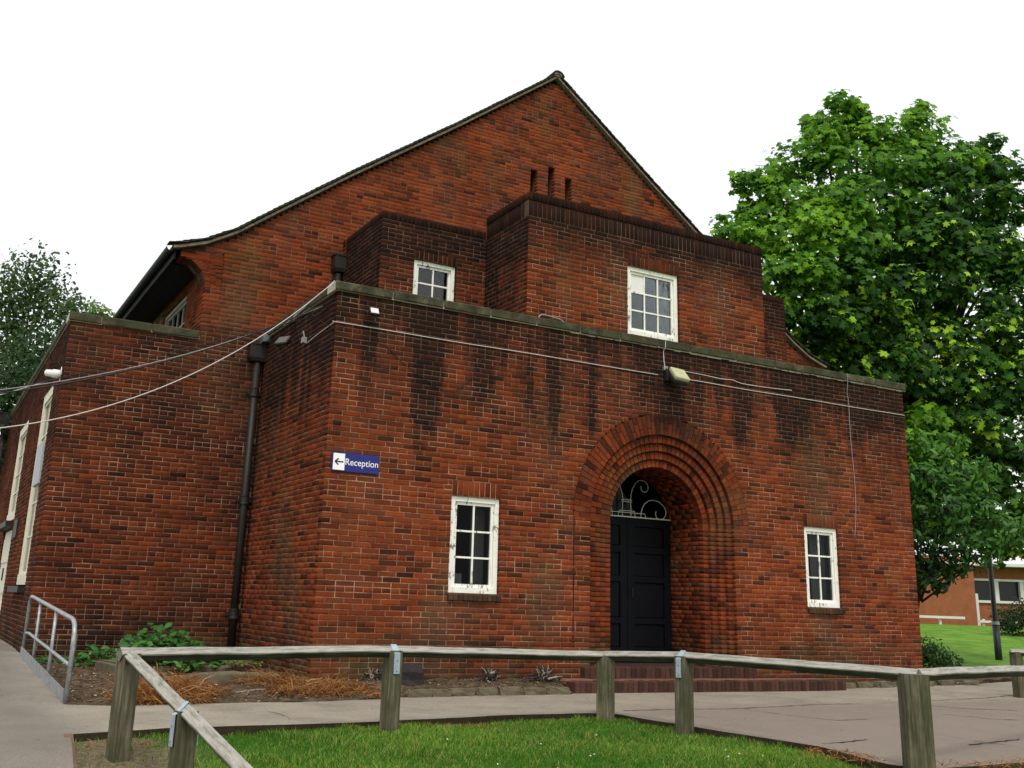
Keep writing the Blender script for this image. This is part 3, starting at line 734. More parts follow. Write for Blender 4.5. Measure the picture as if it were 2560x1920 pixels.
def place_ring(r0, r1, y, n, depth, split=None):
    ang = math.pi/n
    if split:
        A = vouss_mesh(r0, split[0]-.004, ang, depth); B = vouss_mesh(split[0]+.004, r1, ang, depth)
        A2 = vouss_mesh(r0, split[1]-.004, ang, depth); B2 = vouss_mesh(split[1]+.004, r1, ang, depth)
    else: A = vouss_mesh(r0, r1, ang, depth)
    for k in range(n):
        a = -math.pi/2 + (k+.5)*ang
        Mx = Matrix.Translation((CX, y+random.uniform(-.002,.002), AZ)) @ Matrix.Rotation(a, 4, 'Y')
        for me in ((A,) if not split else ((A, B) if k % 2 else (A2, B2))):
            put(bpy.data.objects.new('voussoir', me), archo, Mx)
place_ring(R1+.004, RO-.004, 0.0, 58, .1, (R1+.09, R1+.175))
for j in range(NORD): place_ring(rr[j+1]+.002, rr[j]-.015, yy[j+1], 46-3*j, .1)
# jambs: every order one header per course, reveal walls coursed
for k in range(3, 32):
    z0, z1 = k*PC, (k+1)*PC
    if z1 > AZ+.02: break
    for s_ in (-1, 1):
        for j in range(NORD):
            a, b = sorted((CX+s_*(rr[j+1]+.002), CX+s_*(rr[j]-.015)))
            BR.append(((0,yy[j+1],0), (1,0,0), (0,1,0), a, b, z0+.0045, z1-.0045, .1))
# right and left reveal of the passage
for k in range(3, 32):
    z0, z1 = k*PC, (k+1)*PC
    if z1 > AZ+.02: break
    off = (0, .06)[k % 2]; y_ = yy[-1]+.105
    while y_ < YD-.02:
        y2 = min(y_+.112*(1 if (k % 3 == 0) else 2)-(off if y_ < yy[-1]+.11 else 0), YD)
        BR.append(((CX+RI,0,0), (0,-1,0), (1,0,0), -y2+.005, -y_-.005, z0+.0045, z1-.0045, .05))
        BR.append(((CX-RI,0,0), (0,1,0), (-1,0,0), y_+.005, y2-.005, z0+.0045, z1-.0045, .05))
        y_ = y2
# barrel soffit of the passage: brick strips
for k in range(34):
    a0 = math.pi*k/34; a1 = math.pi*(k+1)/34
    y_ = yy[-1]+.105+(.11 if k % 2 else 0)
    segs = [yy[-1]+.105]+list(np.arange(y_+.11, YD, .225))+[YD]
    for ya, yb in zip(segs[:-1], segs[1:]):
        m_ = [];
        for r_ in (RI, RI+.05):
            for yv in (ya+.005, yb-.005):
                for a in (a0+.005, a1-.005): m_.append((CX+r_*math.cos(a), yv, AZ+r_*math.sin(a)))
        BR.append(('raw', [m_[i] for i in (0,1,3,2,4,5,7,6)]))
# straight joint beside the left jamb
MB().box(CX-RO+.006, CX-RO+.02, -.0015, .02, .42, AZ+.1).build('open_joint', M_ROOM, hall)

# door leaves, fanlight, ironwork
for s_ in (-1, 1):
    m = MB(); xa, xb = (CX, CX+RI-.015) if s_ > 0 else (CX-RI+.015, CX)
    xa += .004; xb -= .004
    st = .115
    y0, y1 = YD-.05, YD
    z0, z1 = ZF+.01, 2.10
    m.box(xa, xa+st, y0, y1, z0, z1); m.box(xb-st, xb, y0, y1, z0, z1)
    rails = [(z0,z0+.2),(.66,.74),(1.22,1.30),(1.62,1.71),(z1-.11,z1)]
    for a, b in rails: m.box(xa+st, xb-st, y0+.001, y1-.001, a, b)
    lf = m.build('door', M_DOOR, hall)
    for (a, b), (c_, d_) in zip(rails[:-1], rails[1:]):
        p_ = MB(); p_.bevbox(xa+st+.002, xb-st-.002, y0+.022, y0+.04, b+.002, c_-.002, .008); p_.build('door_panel', M_DOOR, lf)
    if s_ > 0: MB().tube([(xa+.05, y0-.05, 1.02), (xa+.05, y0-.05, 1.14)], .009).build('door_handle', M_IRON, lf)
m = MB(); m.box(CX-RI+.01, CX+RI-.01, YD-.055, YD+.02, 2.102, 2.135); m.build('transom', M_DOOR, hall)
fl = [(CX+(RI-.012)*math.cos(a), (2.135 if False else AZ+(RI-.012)*math.sin(a))) for a in np.linspace(math.asin((2.137-AZ)/RI)+.01, math.pi-math.asin((2.137-AZ)/RI)-.01, 25)]
m = MB(); m.poly([(x_, YD+.005, z_) for x_, z_ in fl]+[(x_, YD+.011, z_) for x_, z_ in fl], [tuple(range(25)), tuple(range(49,24,-1))]+[(k,(k+1)%25,25+(k+1)%25,25+k) for k in range(25)])
m.build('fanlight', M_GLASSLOW, hall)
MB().box(CX-RI-.1, CX+RI+.1, YD+.5, YD+.55, .0, 3.0).poly([(CX-RI-.1,YD+.0,2.0),(CX-RI-.1,YD+.5,2.0),(CX-RI-.1,YD+.5,3.0),(CX-RI-.1,YD+.0,3.0)],[(0,1,2,3)]).poly([(CX+RI+.1,YD+.0,2.0),(CX+RI+.1,YD+.5,2.0),(CX+RI+.1,YD+.5,3.0),(CX+RI+.1,YD+.0,3.0)],[(0,1,2,3)]).poly([(CX-RI-.1,YD+.0,3.0),(CX+RI+.1,YD+.0,3.0),(CX+RI+.1,YD+.5,3.0),(CX-RI-.1,YD+.5,3.0)],[(0,1,2,3)]).build('lobby_lining', M_ROOM, hall)
gr = MB(); yg = YD-.06; gc = 4.835; DXG = -.043
def sym(pts, r=.006):
    for s_ in (1, -1): gr.tube([(gc+s_*(x_+DXG-gc), yg, z_-.008) for x_, z_ in pts], r, 6)
gr.box(CX-RI+.02, CX+RI-.02, yg-.012, yg+.006, 2.106, 2.122)
sym([(4.953,2.118),(4.953,2.25),(4.945,2.36),(4.955,2.44),(4.985,2.53),(5.03,2.60),(5.085,2.645),(5.147,2.656),(5.21,2.64),(5.25,2.60),(5.262,2.555),(5.245,2.51),(5.205,2.49),(5.16,2.497),(5.135,2.53),(5.133,2.575)])
sym([(5.127,2.118),(5.13,2.19),(5.155,2.265),(5.20,2.33),(5.27,2.375),(5.363,2.388),(5.46,2.37),(5.54,2.31),(5.578,2.245),(5.57,2.18),(5.52,2.13),(5.46,2.118),(5.41,2.14),(5.385,2.19),(5.40,2.235)])
gr.tube([(gc-.09,yg,2.325),(gc+.09,yg,2.325)], .006, 6); gr.tube([(gc-.09,yg,2.352),(gc+.09,yg,2.352)], .006, 6)
for (hw, z_) in ((.327,2.172),(.145,2.197)):
    gr.tube([(gc-hw,yg-.004,2.12),(gc-hw+.01,yg-.004,z_),(gc+hw-.01,yg-.004,z_),(gc+hw,yg-.004,2.12)], .006, 6)
gr.build('fanlight_grille', M_WIREW, hall)
# steps
def step_block(x0, x1, y0, y1, z0, z1, n, nm):
    st_ = MB().box(x0+.01, x1-.01, y0+.012, y1, z0-.1, z1-.012).build(nm, M_STEP, hall)
    for k in range(n):
        a = x0+(x1-x0)*k/n+.003; b = x0+(x1-x0)*(k+1)/n-.003; dz = random.uniform(-.004,.004); dy = random.uniform(-.004,.004)
        MB().bevbox(a, b, y0+dy, y0+.215+dy, z0-.04, z1+dz, .007).build('step_brick', M_STEP, st_)
    k = 0; y_ = y0+.222
    while y_ < y1-.05:
        nn = max(1, int((x1-x0)/.45)); 
        for i in range(nn):
            a = x0+(x1-x0)*i/nn+.003; b = x0+(x1-x0)*(i+1)/nn-.003
            MB().bevbox(a, b, y_+.003, min(y_+.105, y1)-.003, z1-.05, z1+random.uniform(-.004,.002), .006).build('paving_brick', M_TREAD, st_)
        y_ += .108
    return st_
step_block(3.06, 7.46, -.56, .02, -.115, .012, 58, 'lower_step')
step_block(3.50, 6.30, -.10, .02, .012, .145, 36, 'upper_step')
MB().box(CX-RI+.004, CX+RI-.004, .03, YD+.3, .0, ZF+.004).build('threshold', M_STEP, hall)

# --- copings
def coping(O, U, I, joints, z0, h, over, width):
    for a, b in zip(joints[:-1], joints[1:]):
        m = MB(); dz = random.uniform(-.004,.004)
        R_ = Matrix(((U[0],I[0],0,O[0]),(U[1],I[1],0,O[1]),(0,0,1,0),(0,0,0,1)))
        m.bevbox(a+.004, b-.004, -over, width, z0+dz, z0+h+dz, .012, R_, .003); m.build('coping_stone', M_COPING, hall)
    m = MB(); R_ = Matrix(((U[0],I[0],0,O[0]),(U[1],I[1],0,O[1]),(0,0,1,0),(0,0,0,1)))
    P_ = [(joints[0],-over+.02,z0-.006),(joints[-1],-over+.02,z0-.006),(joints[-1],width-.02,z0-.006),(joints[0],width-.02,z0-.006)]
    m.hexa([R_ @ Vector(p) for p in P_]+[R_ @ Vector((p[0],p[1],z0+h-.02)) for p in P_]); m.build('coping_bed', M_LIME, hall)
coping((0,0,0), *FR, [-.045,.704,1.399,2.075,2.766,3.749-.3,4.10,4.459+.3,5.311,6.172,6.93,7.696,8.383,9.05,9.745], 4.405, .11, .042, .26)
coping((0,0,0), *WE, [-D,-2.3,-1.6,-.95,-.265], 4.405, .11, .042, .26)
coping((0,D,0), *FR, [-LW-.03,-2.24,-1.58,GX], HL+.003, .115, .03, .26)
coping((-LW,0,0), *WE, [-15]+list(np.arange(-14.2,-3.3,.9))+[-3.215], HL+.003, .115, .03, .26)

for k in range(44):
    xa = 3.3+k*.145; 
    if random.random() < .82: MB().box(xa, xa+.15*random.uniform(.7,1.0), -.012-random.uniform(0,.004), .03, 4.389+random.uniform(-.004,.004), 4.4035).build('pointing', M_LIME, hall)
# --- brickwork objects: the 300 that show largest are single bricks, the rest one part
def brick_geo(b, proud, jit):
    O, U, I, ua, ub, za, zb, dp = b; c = .0042
    j = lambda: random.uniform(-jit, jit)
    ua += j(); ub += j(); za += j(); zb += j()
    tl = [random.uniform(-.0012,.0012) for _ in range(4)]
    fr_ = [(ua+c,-proud+tl[0],za+c),(ub-c,-proud+tl[1],za+c),(ub-c,-proud+tl[2],zb-c),(ua+c,-proud+tl[3],zb-c)]
    md = [(ua,-proud+c,za),(ub,-proud+c,za),(ub,-proud+c,zb),(ua,-proud+c,zb)]
    bk = [(ua,dp,za),(ub,dp,za),(ub,dp,zb),(ua,dp,zb)]
    return [P3(O,U,I,u,d,z) for u, d, z in fr_+md+bk]
BF = [(0,1,2,3)]+[(k+4,(k+1)%4+4,(k+1)%4,k) for k in range(4)]+[(k+8,(k+1)%4+8,(k+1)%4+4,k+4) for k in range(4)]
score = []
for i, b in enumerate(BR):
    if b[0] == 'raw': continue
    O, U, I, ua, ub, za, zb, dp = b
    if abs((ub-ua)-.215) > .012 or zb-za > .06 or I[0] < 0: continue
    P_ = P3(O,U,I,(ua+ub)/2,0,(za+zb)/2); px, py, dep = project(P_)
    if not (10 < px < 2550 and 10 < py < 1680) or zb < .02: continue
    v_ = np.array(P_)-CAM; v_ /= np.linalg.norm(v_)
    score.append((float(np.dot(v_, I))/dep**2*(ub-ua)*(zb-za), i))
score.sort(reverse=True); single = set(i for _, i in score[:300])
sm = MB(); sm.poly([(x_,y_,z_) for x_,y_,z_ in brick_geo(((0,0,0),(1,0,0),(0,1,0),-.1075,.1075,-.0265,.0265,.1), 0, .0)], BF, 0.0)
bmesh_me = sm.mesh('brick'); bmesh_me.materials.append(M_BRICK)
VV = []; FF = []; BB = []
for i, b in enumerate(BR):
    proud = max(-.0026, min(.004, random.gauss(0, .0015)))
    if b[0] == 'raw':
        n_ = len(VV); VV += b[1]; q = [(0,1,2,3),(0,4,5,1),(1,5,6,2),(2,6,7,3),(3,7,4,0)]
        FF += [tuple(n_+k for k in f_) for f_ in q]; BB += [random.random()]*5; continue
    O, U, I, ua, ub, za, zb, dp = b
    if i in single:
        Mx = Matrix(((U[0],I[0],0,0),(U[1],I[1],0,0),(0,0,1,0),(0,0,0,1)))
        c_ = Vector(P3(O,U,I,(ua+ub)/2,-proud,(za+zb)/2))
        o = bpy.data.objects.new('brick', bmesh_me)
        put(o, BRW.get(i, w_front), Matrix.Translation(c_) @ Mx @ Matrix.Rotation(random.uniform(-.004,.004), 4, 'Y')); continue
    n_ = len(VV); VV += brick_geo(b, proud, .0012); FF += [tuple(n_+k for k in f_) for f_ in BF]; BB += [random.random()]*len(BF)
me = mesh_arrays('brickwork', np.array(VV), np.array(FF), np.array(BB), M_BRICK)
stuff(put(bpy.data.objects.new('brickwork', me), hall))
print('bricks', len(BR), 'single', len(single))

# --- roof
rf = MB(); Y0, Y1 = D-.06, 15.0
dl = [p[0] for p in PROF]; ds = np.concatenate([np.linspace(0,4.85,40), np.linspace(4.95,6.28,16)])
for s_ in (-1, 1):
    top = [(CX+s_*d_, zprof(d_)+.055) for d_ in ds]; bot = [(CX+s_*d_, zprof(d_)+.005) for d_ in ds]
    n_ = len(ds); pts = [(x_,Y0,z_) for x_,z_ in top]+[(x_,Y0,z_) for x_,z_ in bot]+[(x_,Y1,z_) for x_,z_ in top]+[(x_,Y1,z_) for x_,z_ in bot]
    F = []
    for k in range(n_-1): F += [(k,k+1,n_+k+1,n_+k),(2*n_+k,2*n_+k+1,k+1,k),(3*n_+k,3*n_+k+1,n_+k+1,n_+k)]
    F.append((n_-1, 3*n_-1, 4*n_-1, 2*n_-1))
    rf.poly(pts, F)
roof = rf.build('roof', M_TILE, hall)
# undercloak strip (light mortar and slips) in short pieces
for s_ in (-1, 1):
    k = 0
    for a, b in zip(ds[:-1], ds[1:]):
        m = MB(); t0 = .016+random.uniform(-.004,.006)
        m.hexa([(CX+s_*a,Y0-.012,zprof(a)-.002),(CX+s_*b,Y0-.012,zprof(b)-.002),(CX+s_*b,Y0+.1,zprof(b)-.002),(CX+s_*a,Y0+.1,zprof(a)-.002),(CX+s_*a,Y0-.012,zprof(a)+.02+t0),(CX+s_*b,Y0-.012,zprof(b)+.02+t0),(CX+s_*b,Y0+.1,zprof(b)+.02+t0),(CX+s_*a,Y0+.1,zprof(a)+.02+t0)])
        m.build('verge_mortar', M_VERGE, roof)
tm = MB(); tm.bevbox(-.008, .172, -.135, .135, -.007, .007, .003)      # local: x along y-world, y along slope
tme = tm.mesh('tile'); tme.materials.append(M_TILE)
bm = bmesh.new(); bm.from_mesh(tme); bmesh.ops.recalc_face_normals(bm, faces=bm.faces); bm.to_mesh(tme); bm.free()
for s_ in (-1, 1):
    d_ = .10
    while d_ < 6.25:
        sl = (zprof(d_+.05)-zprof(d_-.05))/.1; ang = math.atan(sl)      # negative outward
        tx = Vector((s_*math.cos(ang), 0, math.sin(ang))).normalized()
        tilt = .10+random.uniform(-.02,.02)
        nn = Vector((-tx.z*s_, 0, tx.x*s_)); tx2 = (tx*math.cos(tilt)+nn*math.sin(tilt)).normalized()
        nn2 = Vector((-tx2.z*s_, 0, tx2.x*s_))
        pos = Vector((CX+s_*d_, Y0-.035+random.uniform(-.006,.006), zprof(d_)+.062)) + nn*.012
        Mx = Matrix(((0,tx2.x,nn2.x,pos.x),(1,tx2.y,nn2.y,pos.y),(0,tx2.z,nn2.z,pos.z),(0,0,0,1)))
        put(bpy.data.objects.new('tile', tme), roof, Mx)
        d_ += .098*math.cos(ang)
for k in range(6):
    m = MB(); n_ = 9; y0 = Y0-.05+k*.46; prof = []
    for r_ in (.135, .115): prof.append([(CX+r_*math.cos(math.pi*(.06+.88*i/(n_-1))), 9.965+r_*math.sin(math.pi*(.06+.88*i/(n_-1)))*.95) for i in range(n_)])
    pts = [(x_,y0,z_) for x_,z_ in prof[0]]+[(x_,y0,z_) for x_,z_ in prof[1][::-1]]
    n2 = len(pts); pts += [(x_,y0+.45,z_) for x_,_,z_ in pts]
    m.poly(pts, [tuple(range(n2)), tuple(range(2*n2-1,n2-1,-1))]+[(i,(i+1)%n2,n2+(i+1)%n2,n2+i) for i in range(n2)])
    m.build('ridge_tile', M_TILE, roof)
MB().box(CX-.08, CX+.08, Y0-.03, Y0+.05, 9.98, 10.06).build('ridge_mortar', M_VERGE, roof)
# corbelled tile springer under the left and right eaves
ARC = [(5.08,-.93),(5.18,-.955),(5.255,-.985),(5.33,-1.06),(5.396,-1.152),(5.43,-1.307),(5.56,-1.32)]
for s_ in (0, 1):
    z_ = 5.085; kk = 0
    while z_ < 5.60:
        xl = float(np.interp(z_, [a for a, _ in ARC], [b for _, b in ARC])); xr = -.72 if (kk//4) % 2 else -.80
        if z_ > 5.47: xl = max(xl, -1.31); 
        xr = -.705
        top = min(z_+.0165, zprof(CX-max(xl,-1.38))-.0) if z_ > 5.5 else z_+.0165
        if top-z_ < .004: break
        x0, x1 = (xl, xr) if s_ == 0 else (2*CX-xr, 2*CX-xl)
        n_ = 3; 
        for i in range(n_):
            a = x0+(x1-x0)*i/n_+.0015; b = x0+(x1-x0)*(i+1)/n_-.0015
            m = MB(); m.box(a, b, D-.003+random.uniform(-.004,.003), D+.34, z_, top); m.build('corbel_tile', M_BRICK, hall)
        z_ += .0205; kk += 1
    xa, xb = (-1.30, -.71) if s_ == 0 else (2*CX+.71, 2*CX+1.30)
    m = MB()
    pa = [(-.715,5.08),(-.93,5.085),(-1.0,5.27),(-1.15,5.405),(-1.29,5.44),(-1.29,5.53),(-.72,5.77)]
    m.prism([(p[0] if s_ == 0 else 2*CX-p[0], p[1]) for p in pa], (0,D+.006,0), (1,0,0), (0,0,1), (0,.32,0)); m.build('corbel_core', M_ARCHM, hall)
# boarded soffit and gutter along the west eaves
for i in range(5):
    a = -.93-.09*i; m = MB(); z_ = 5.38+.02*i
    m.box(a-.086, a, D+.35, 15, 5.40-.0*i, 5.425); m.build('soffit_board', M_BLACKWOOD, roof)
m = MB(); m.box(-1.40, -1.375, D+.02, 15, 5.38, 5.52); m.build('fascia_board', M_BLACKWOOD, roof)
m = MB(); n_ = 9; pr = [(-1.455+.062*math.cos(math.pi+math.pi*i/(n_-1)), 5.535+.062*math.sin(math.pi+math.pi*i/(n_-1))) for i in range(n_)]
pr2 = [(-1.455+.056*math.cos(math.pi+math.pi*i/(n_-1)), 5.535+.056*math.sin(math.pi+math.pi*i/(n_-1))) for i in range(n_)][::-1]
m.prism(pr+pr2, (0,D-.02,0), (1,0,0), (0,0,1), (0,12,0)); m.build('gutter', M_IRON, roof)

# --- rainwater pipes
def downpipe(x, y, ztop, zbot, r, hop, label, collars, bracket_to=None):
    m = MB(); m.smooth = True; m.tube([(x,y,ztop-.14),(x,y,zbot)], r, 14); pipe = m.build('downpipe', M_IRON, hall); pipe['label'] = label
    for zc_ in collars:
        m = MB(); m.tube([(x,y,zc_),(x,y,zc_+.02),(x,y,zc_+.03),(x,y,zc_+.10),(x,y,zc_+.11),(x,y,zc_+.13)], lambda f_: r*(1.25 if f_ < .25 or f_ > .75 else 1.18), 14); m.build('pipe_collar', M_IRON, pipe)
        MB().box(x-r*1.9, x+r*1.9, y+r*.6, y+r*1.2, zc_+.04, zc_+.085).build('pipe_bracket', M_IRON, pipe)
    w_, d_, h_ = hop
    m = MB(); a, b = w_/2, d_/2
    m.hexa([(x-a*.7,y-b*.8,ztop-.14),(x+a*.7,y-b*.8,ztop-.14),(x+a*.7,y+b,ztop-.14),(x-a*.7,y+b,ztop-.14),(x-a,y-b,ztop-.09),(x+a,y-b,ztop-.09),(x+a,y+b,ztop-.09),(x-a,y+b,ztop-.09)])
    m.box(x-a, x+a, y-b, y+b, ztop-.088, ztop-.14+h_); m.box(x-a-.012, x+a+.012, y-b-.012, y+b, ztop-.14+h_, ztop-.12+h_); m.build('hopper', M_IRON, pipe)
    return pipe
p1 = downpipe(-.105, D-.085, 4.19, -.1, .052, (.27,.16,.24), 'black cast iron downpipe in the corner of the entrance block', (.55, 2.05, 3.55))
m = MB(); m.bevbox(-.10, .02, D-.30, D-.02, 4.31, 4.41, .02, None, .02); m.build('lead_outlet', M_LEAD, p1)
downpipe(1.0, D-.10, 5.72, 4.3, .042, (.19,.17,.25), 'short downpipe beside the stair tower', (5.42,))
downpipe(-LW-.1, 12.4, 4.2, .1, .055, (.3,.2,.3), 'downpipe on the side of the low wing', (1.2, 2.9))

# ------------------------------------------------------------------ things fixed to the building
# sign
sg = thing('reception_sign', (.36, -.012, 2.37), 'blue and white Reception sign with left arrow beside wall corner', 'sign')
MB().bevbox(.072, .652, -.022, -.006, 2.263, 2.480, .003).build('sign_board', M_BLUE, sg)
MB().box(.086, .226, -.0235, -.0215, 2.277, 2.466).build('arrow_panel', M_SIGNW, sg)
m = MB()
ac = (.158, 2.371)
m.box(ac[0]-.042, ac[0]+.052, -.0255, -.0232, ac[1]-.0075, ac[1]+.0075)
for s_ in (-1, 1):
    d1 = Vector((.042, 0, .036*s_)); nrm = Vector((-d1.z, 0, d1.x)).normalized()*.0075
    a = Vector((ac[0]-.05, -.0262, ac[1])); b = a+d1
    P_ = [a-nrm, b-nrm, b+nrm, a+nrm]
    m.hexa([(p.x,p.y+.002,p.z) for p in P_]+[(p.x,p.y-.0005*s_,p.z) for p in P_])
m.build('arrow', M_NAVY, sg)
cu = bpy.data.curves.new('lettering', 'FONT'); cu.body = 'Reception'; cu.size = .098; cu.extrude = .001; cu.align_x = 'LEFT'; cu.offset = 0.0
to = bpy.data.objects.new('lettering_tmp', cu); COL.objects.link(to)
bpy.context.view_layer.update()
tme_ = bpy.data.meshes.new_from_object(to.evaluated_get(bpy.context.evaluated_depsgraph_get())); bpy.data.objects.remove(to)
wdt = max(v.co.x for v in tme_.vertices)-min(v.co.x for v in tme_.vertices)
sc_ = .405/wdt; mn_ = min(v.co.x for v in tme_.vertices)
tme_.materials.clear(); tme_.materials.append(M_SIGNW)
lo = bpy.data.objects.new('lettering', tme_)
put(lo, sg, Matrix.Translation((.236-mn_*sc_, -.0235, 2.341)) @ Matrix.Rotation(math.pi/2, 4, 'X') @ Matrix.Diagonal((sc_, sc_*1.05, 1, 1)))

def floodlight(name, c, yaw, tilt, size, lens, label, cat='floodlight', arm=None):
    o = thing(name, c, label, cat)
    R_ = Matrix.Translation(c) @ Matrix.Rotation(yaw, 4, 'Z') @ Matrix.Rotation(tilt, 4, 'X')
    w_, h_, d_ = size
    m = MB(); m.bevbox(-w_/2, w_/2, 0, d_, -h_/2, h_/2, .008, R_)
    for k in range(4): 
        xx = -w_*.4+w_*.8*k/3; m.hexa([R_ @ Vector(p) for p in ((xx-.004,d_,-h_*.35),(xx+.004,d_,-h_*.35),(xx+.004,d_+.02,-h_*.35),(xx-.004,d_+.02,-h_*.35),(xx-.004,d_,h_*.35),(xx+.004,d_,h_*.35),(xx+.004,d_+.02,h_*.35),(xx-.004,d_+.02,h_*.35))])
    m.build('housing', M_FLOOD, o)
    m = MB(); m.bevbox(-w_/2+.012, w_/2-.012, -.006, .002, -h_/2+.012, h_/2-.012, .003, R_); m.build('lens', lens, o)
    m = MB(); back = Vector((math.sin(-yaw)*0, 0, 0))
    for s_ in (-1, 1): m.tube([R_ @ Vector((s_*(w_/2+.008), d_*.5, 0)), R_ @ Vector((s_*(w_/2+.008), d_+.07, 0))], .006, 6)
    m.tube([R_ @ Vector((-(w_/2+.008), d_+.07, 0)), R_ @ Vector((w_/2+.008, d_+.07, 0))], .006, 6); m.build('bracket', M_IRON, o)
    return o
f1 = floodlight('floodlight', (.43,-.145,4.185), 0, math.radians(-28), (.125,.105,.04), M_LENS, 'small floodlight with white lens high beside the front corner')
MB().tube([(.44,-.12,4.12),(.44,-.10,4.05),(.44,-.015,4.07)], .012, 8).build('sensor', M_FLOOD, f1)
f2 = thing('bulkhead_lamp', (5.0,-.1,4.0), 'yellowed box lamp hanging over the arched doorway', 'lamp')
R_ = Matrix.Translation((4.995,-.17,4.005)) @ Matrix.Rotation(math.radians(-46), 4, 'X') @ Matrix.Rotation(math.radians(9), 4, 'Y')
m = MB(); m.bevbox(-.115, .115, -.04, .02, -.13, .13, .012, R_); m.build('diffuser', M_YLENS, f2)
m = MB(); m.bevbox(-.12, .12, .021, .085, -.135, .135, .012, R_); m.build('housing', M_FLOOD, f2)
m = MB(); m.box(4.90, 5.08, -.12, 0.0, 3.95, 4.05); m.box(4.845, 4.93, -.08, 0, 3.93, 4.10); m.build('bracket', M_FLOOD, f2)
m = MB(); m.bevbox(4.83, 4.90, -.06, 0, 4.075, 4.135, .01); m.build('junction_box', M_GALV, f2)
f3 = floodlight('floodlight', (-.20,1.42,4.06), math.radians(-60), math.radians(-38), (.20,.15,.04), simple('dull_lens', (.09,.085,.07), .35, .4), 'dark floodlight on the side wall near the downpipe')
m = MB(); m.tube([(-.02,1.02,3.96),(-.03,1.06,4.08),(-.03,1.10,4.13),(-.03,1.14,4.11)], .008, 6); m.box(-.05, 0, 1.02, 1.10, 3.97, 4.04); m.build('cable_tail', M_CABG, f3)
wl = thing('white_lamp', (-2.75, 3.25, 3.9), 'white torpedo shaped lamp projecting from the low wing', 'lamp')
lp = on_plane(135, 934, 1, 3.2)
m = MB(); m.smooth = True; m.tube([(-LW+.01,3.2,lp[2]),(-LW-.03,3.2,lp[2]),(-LW-.10,3.2,lp[2]),(-LW-.105,3.2,lp[2]),(-LW-.19,3.2,lp[2]),(-LW-.205,3.2,lp[2])], lambda f_: [.058,.058,.058,.05,.042,.012][min(5, int(f_*5+.5))], 16); m.build('lamp_body', M_WHITEP, wl)
MB().tube([(-LW+.01,3.2,lp[2]-.1),(-LW+.01,3.2,lp[2]+.1)], .02, 8).build('mounting_plate', M_WHITEP, wl)

# cables
def catmull(P, n=8):
    P = [Vector(p) for p in P]; P = [P[0]*2-P[1]]+P+[P[-1]*2-P[-2]]; out = []
    for i in range(1, len(P)-2):
        for k in range(n):
            t_ = k/n; a, b, c, d = P[i-1:i+3]
            out.append(.5*((2*b)+(c-a)*t_+(2*a-5*b+4*c-d)*t_*t_+(3*b-a-3*c+d)*t_**3))
    out.append(P[-2]); return out
def cable(P, r, m, label, n=8):
    b = MB(); b.smooth = True; b.tube(catmull(P, n), r, 6)
    return tag(b.build('cable', m, None), label, 'cable')
cable([(-.012,1.0,3.95),(-.012,.5,3.985),(-.012,.02,4.005),(.01,-.012,4.008),(.6,-.012,4.008),(1.6,-.012,4.003),(2.6,-.012,4.01),(3.7,-.012,4.006),(4.75,-.012,4.006)], .0055, M_CABW, 'straight pale cable clipped along the front left of the lamp')
cable([(5.15,-.012,4.0),(5.5,-.012,4.01),(6.4,-.012,4.0),(7.5,-.012,4.005),(8.6,-.012,4.0),(9.69,-.012,4.004)], .0055, M_CABW, 'straight pale cable running from the lamp to the far corner')
cable([(5.15,-.012,4.12),(5.5,-.012,4.115),(5.88,-.012,4.10),(6.1,-.012,4.11),(6.3,-.012,4.08),(6.8,-.012,4.085),(7.26,-.012,4.105)], .0055, M_CABW, 'wavy short cable above the straight one on the front')
cable([(4.853,-.06,4.49),(4.853,-.05,4.40),(4.853,-.012,4.36),(4.855,-.012,4.25),(4.862,-.02,4.12)], .006, M_CABW, 'short white cable dropping from the coping to the lamp')
cable([(8.405,-.05,4.50),(8.41,-.05,4.40),(8.425,-.012,4.2),(8.445,-.012,4.04),(8.44,-.012,3.5),(8.47,-.012,2.87),(8.455,-.012,2.4),(8.40,-.012,2.0)], .0045, M_CABG, 'thin cable hanging down the front near the right corner')
lo_ = [on_plane(px, py, 1, -.012) for px, py in ((862,845),(900,852),(960,862),(1005,905),(1060,945),(1100,972),(1140,975),(1175,948),(1200,905),(1225,880))]
cable([(-.015,.55,4.16),(-.015,.25,4.03),(-.01,.0,3.93)]+[tuple(q) for q in lo_], .004, M_CABB, 'thin black cable looping across the soot stained front')
def span(p0, far, sag, r, m, label):
    p0, p1 = Vector(p0), Vector(far); P = []
    for k in range(9):
        t_ = k/8; q = p0.lerp(p1, t_); q.z -= sag*4*t_*(1-t_); P.append(q)
    cable(P, r, m, label, 4)
span((-.03,.35,4.31), ray(-160, 1000, 9.0), .2, .0075, M_CABB, 'thick black overhead cable from the entrance block corner')
span((-.03,.42,4.30), ray(-160, 990, 9.05), .19, .0045, M_CABG, 'grey overhead cable twisted with the thick black one')
span((-.05,-.02,4.50), ray(-160, 1082, 8.0), .42, .0048, M_CABW, 'pale pink overhead cable from the coping corner')
span((-.02,.75,4.25), ray(-160, 1015, 9.1), .02, .005, M_CABB, 'slack black overhead cable below the thick one')
span((GX+.4,D-.02,4.62), ray(-160, 962, 12.0), .05, .004, M_CABB, 'thin dark wire crossing the top of the low wing')
span((-LW-.02,4.4,3.72), ray(-160, 1025, 11.0), .02, .007, M_CABW, 'white wire leaving the low wing beside the lamp')
cable([(-.06,-.03,4.50),(-.07,.3,4.46),(-.06,.8,4.45),(-.065,1.3,4.40),(-.05,1.9,4.38)], .006, M_CABW, 'white cable lying along the side coping')
cable([(.05,-.02,4.24),(-.03,.10,4.25),(-.03,.6,4.22),(-.03,.8,4.28)], .006, M_CABB, 'black cable wrapped round the front corner under the coping')
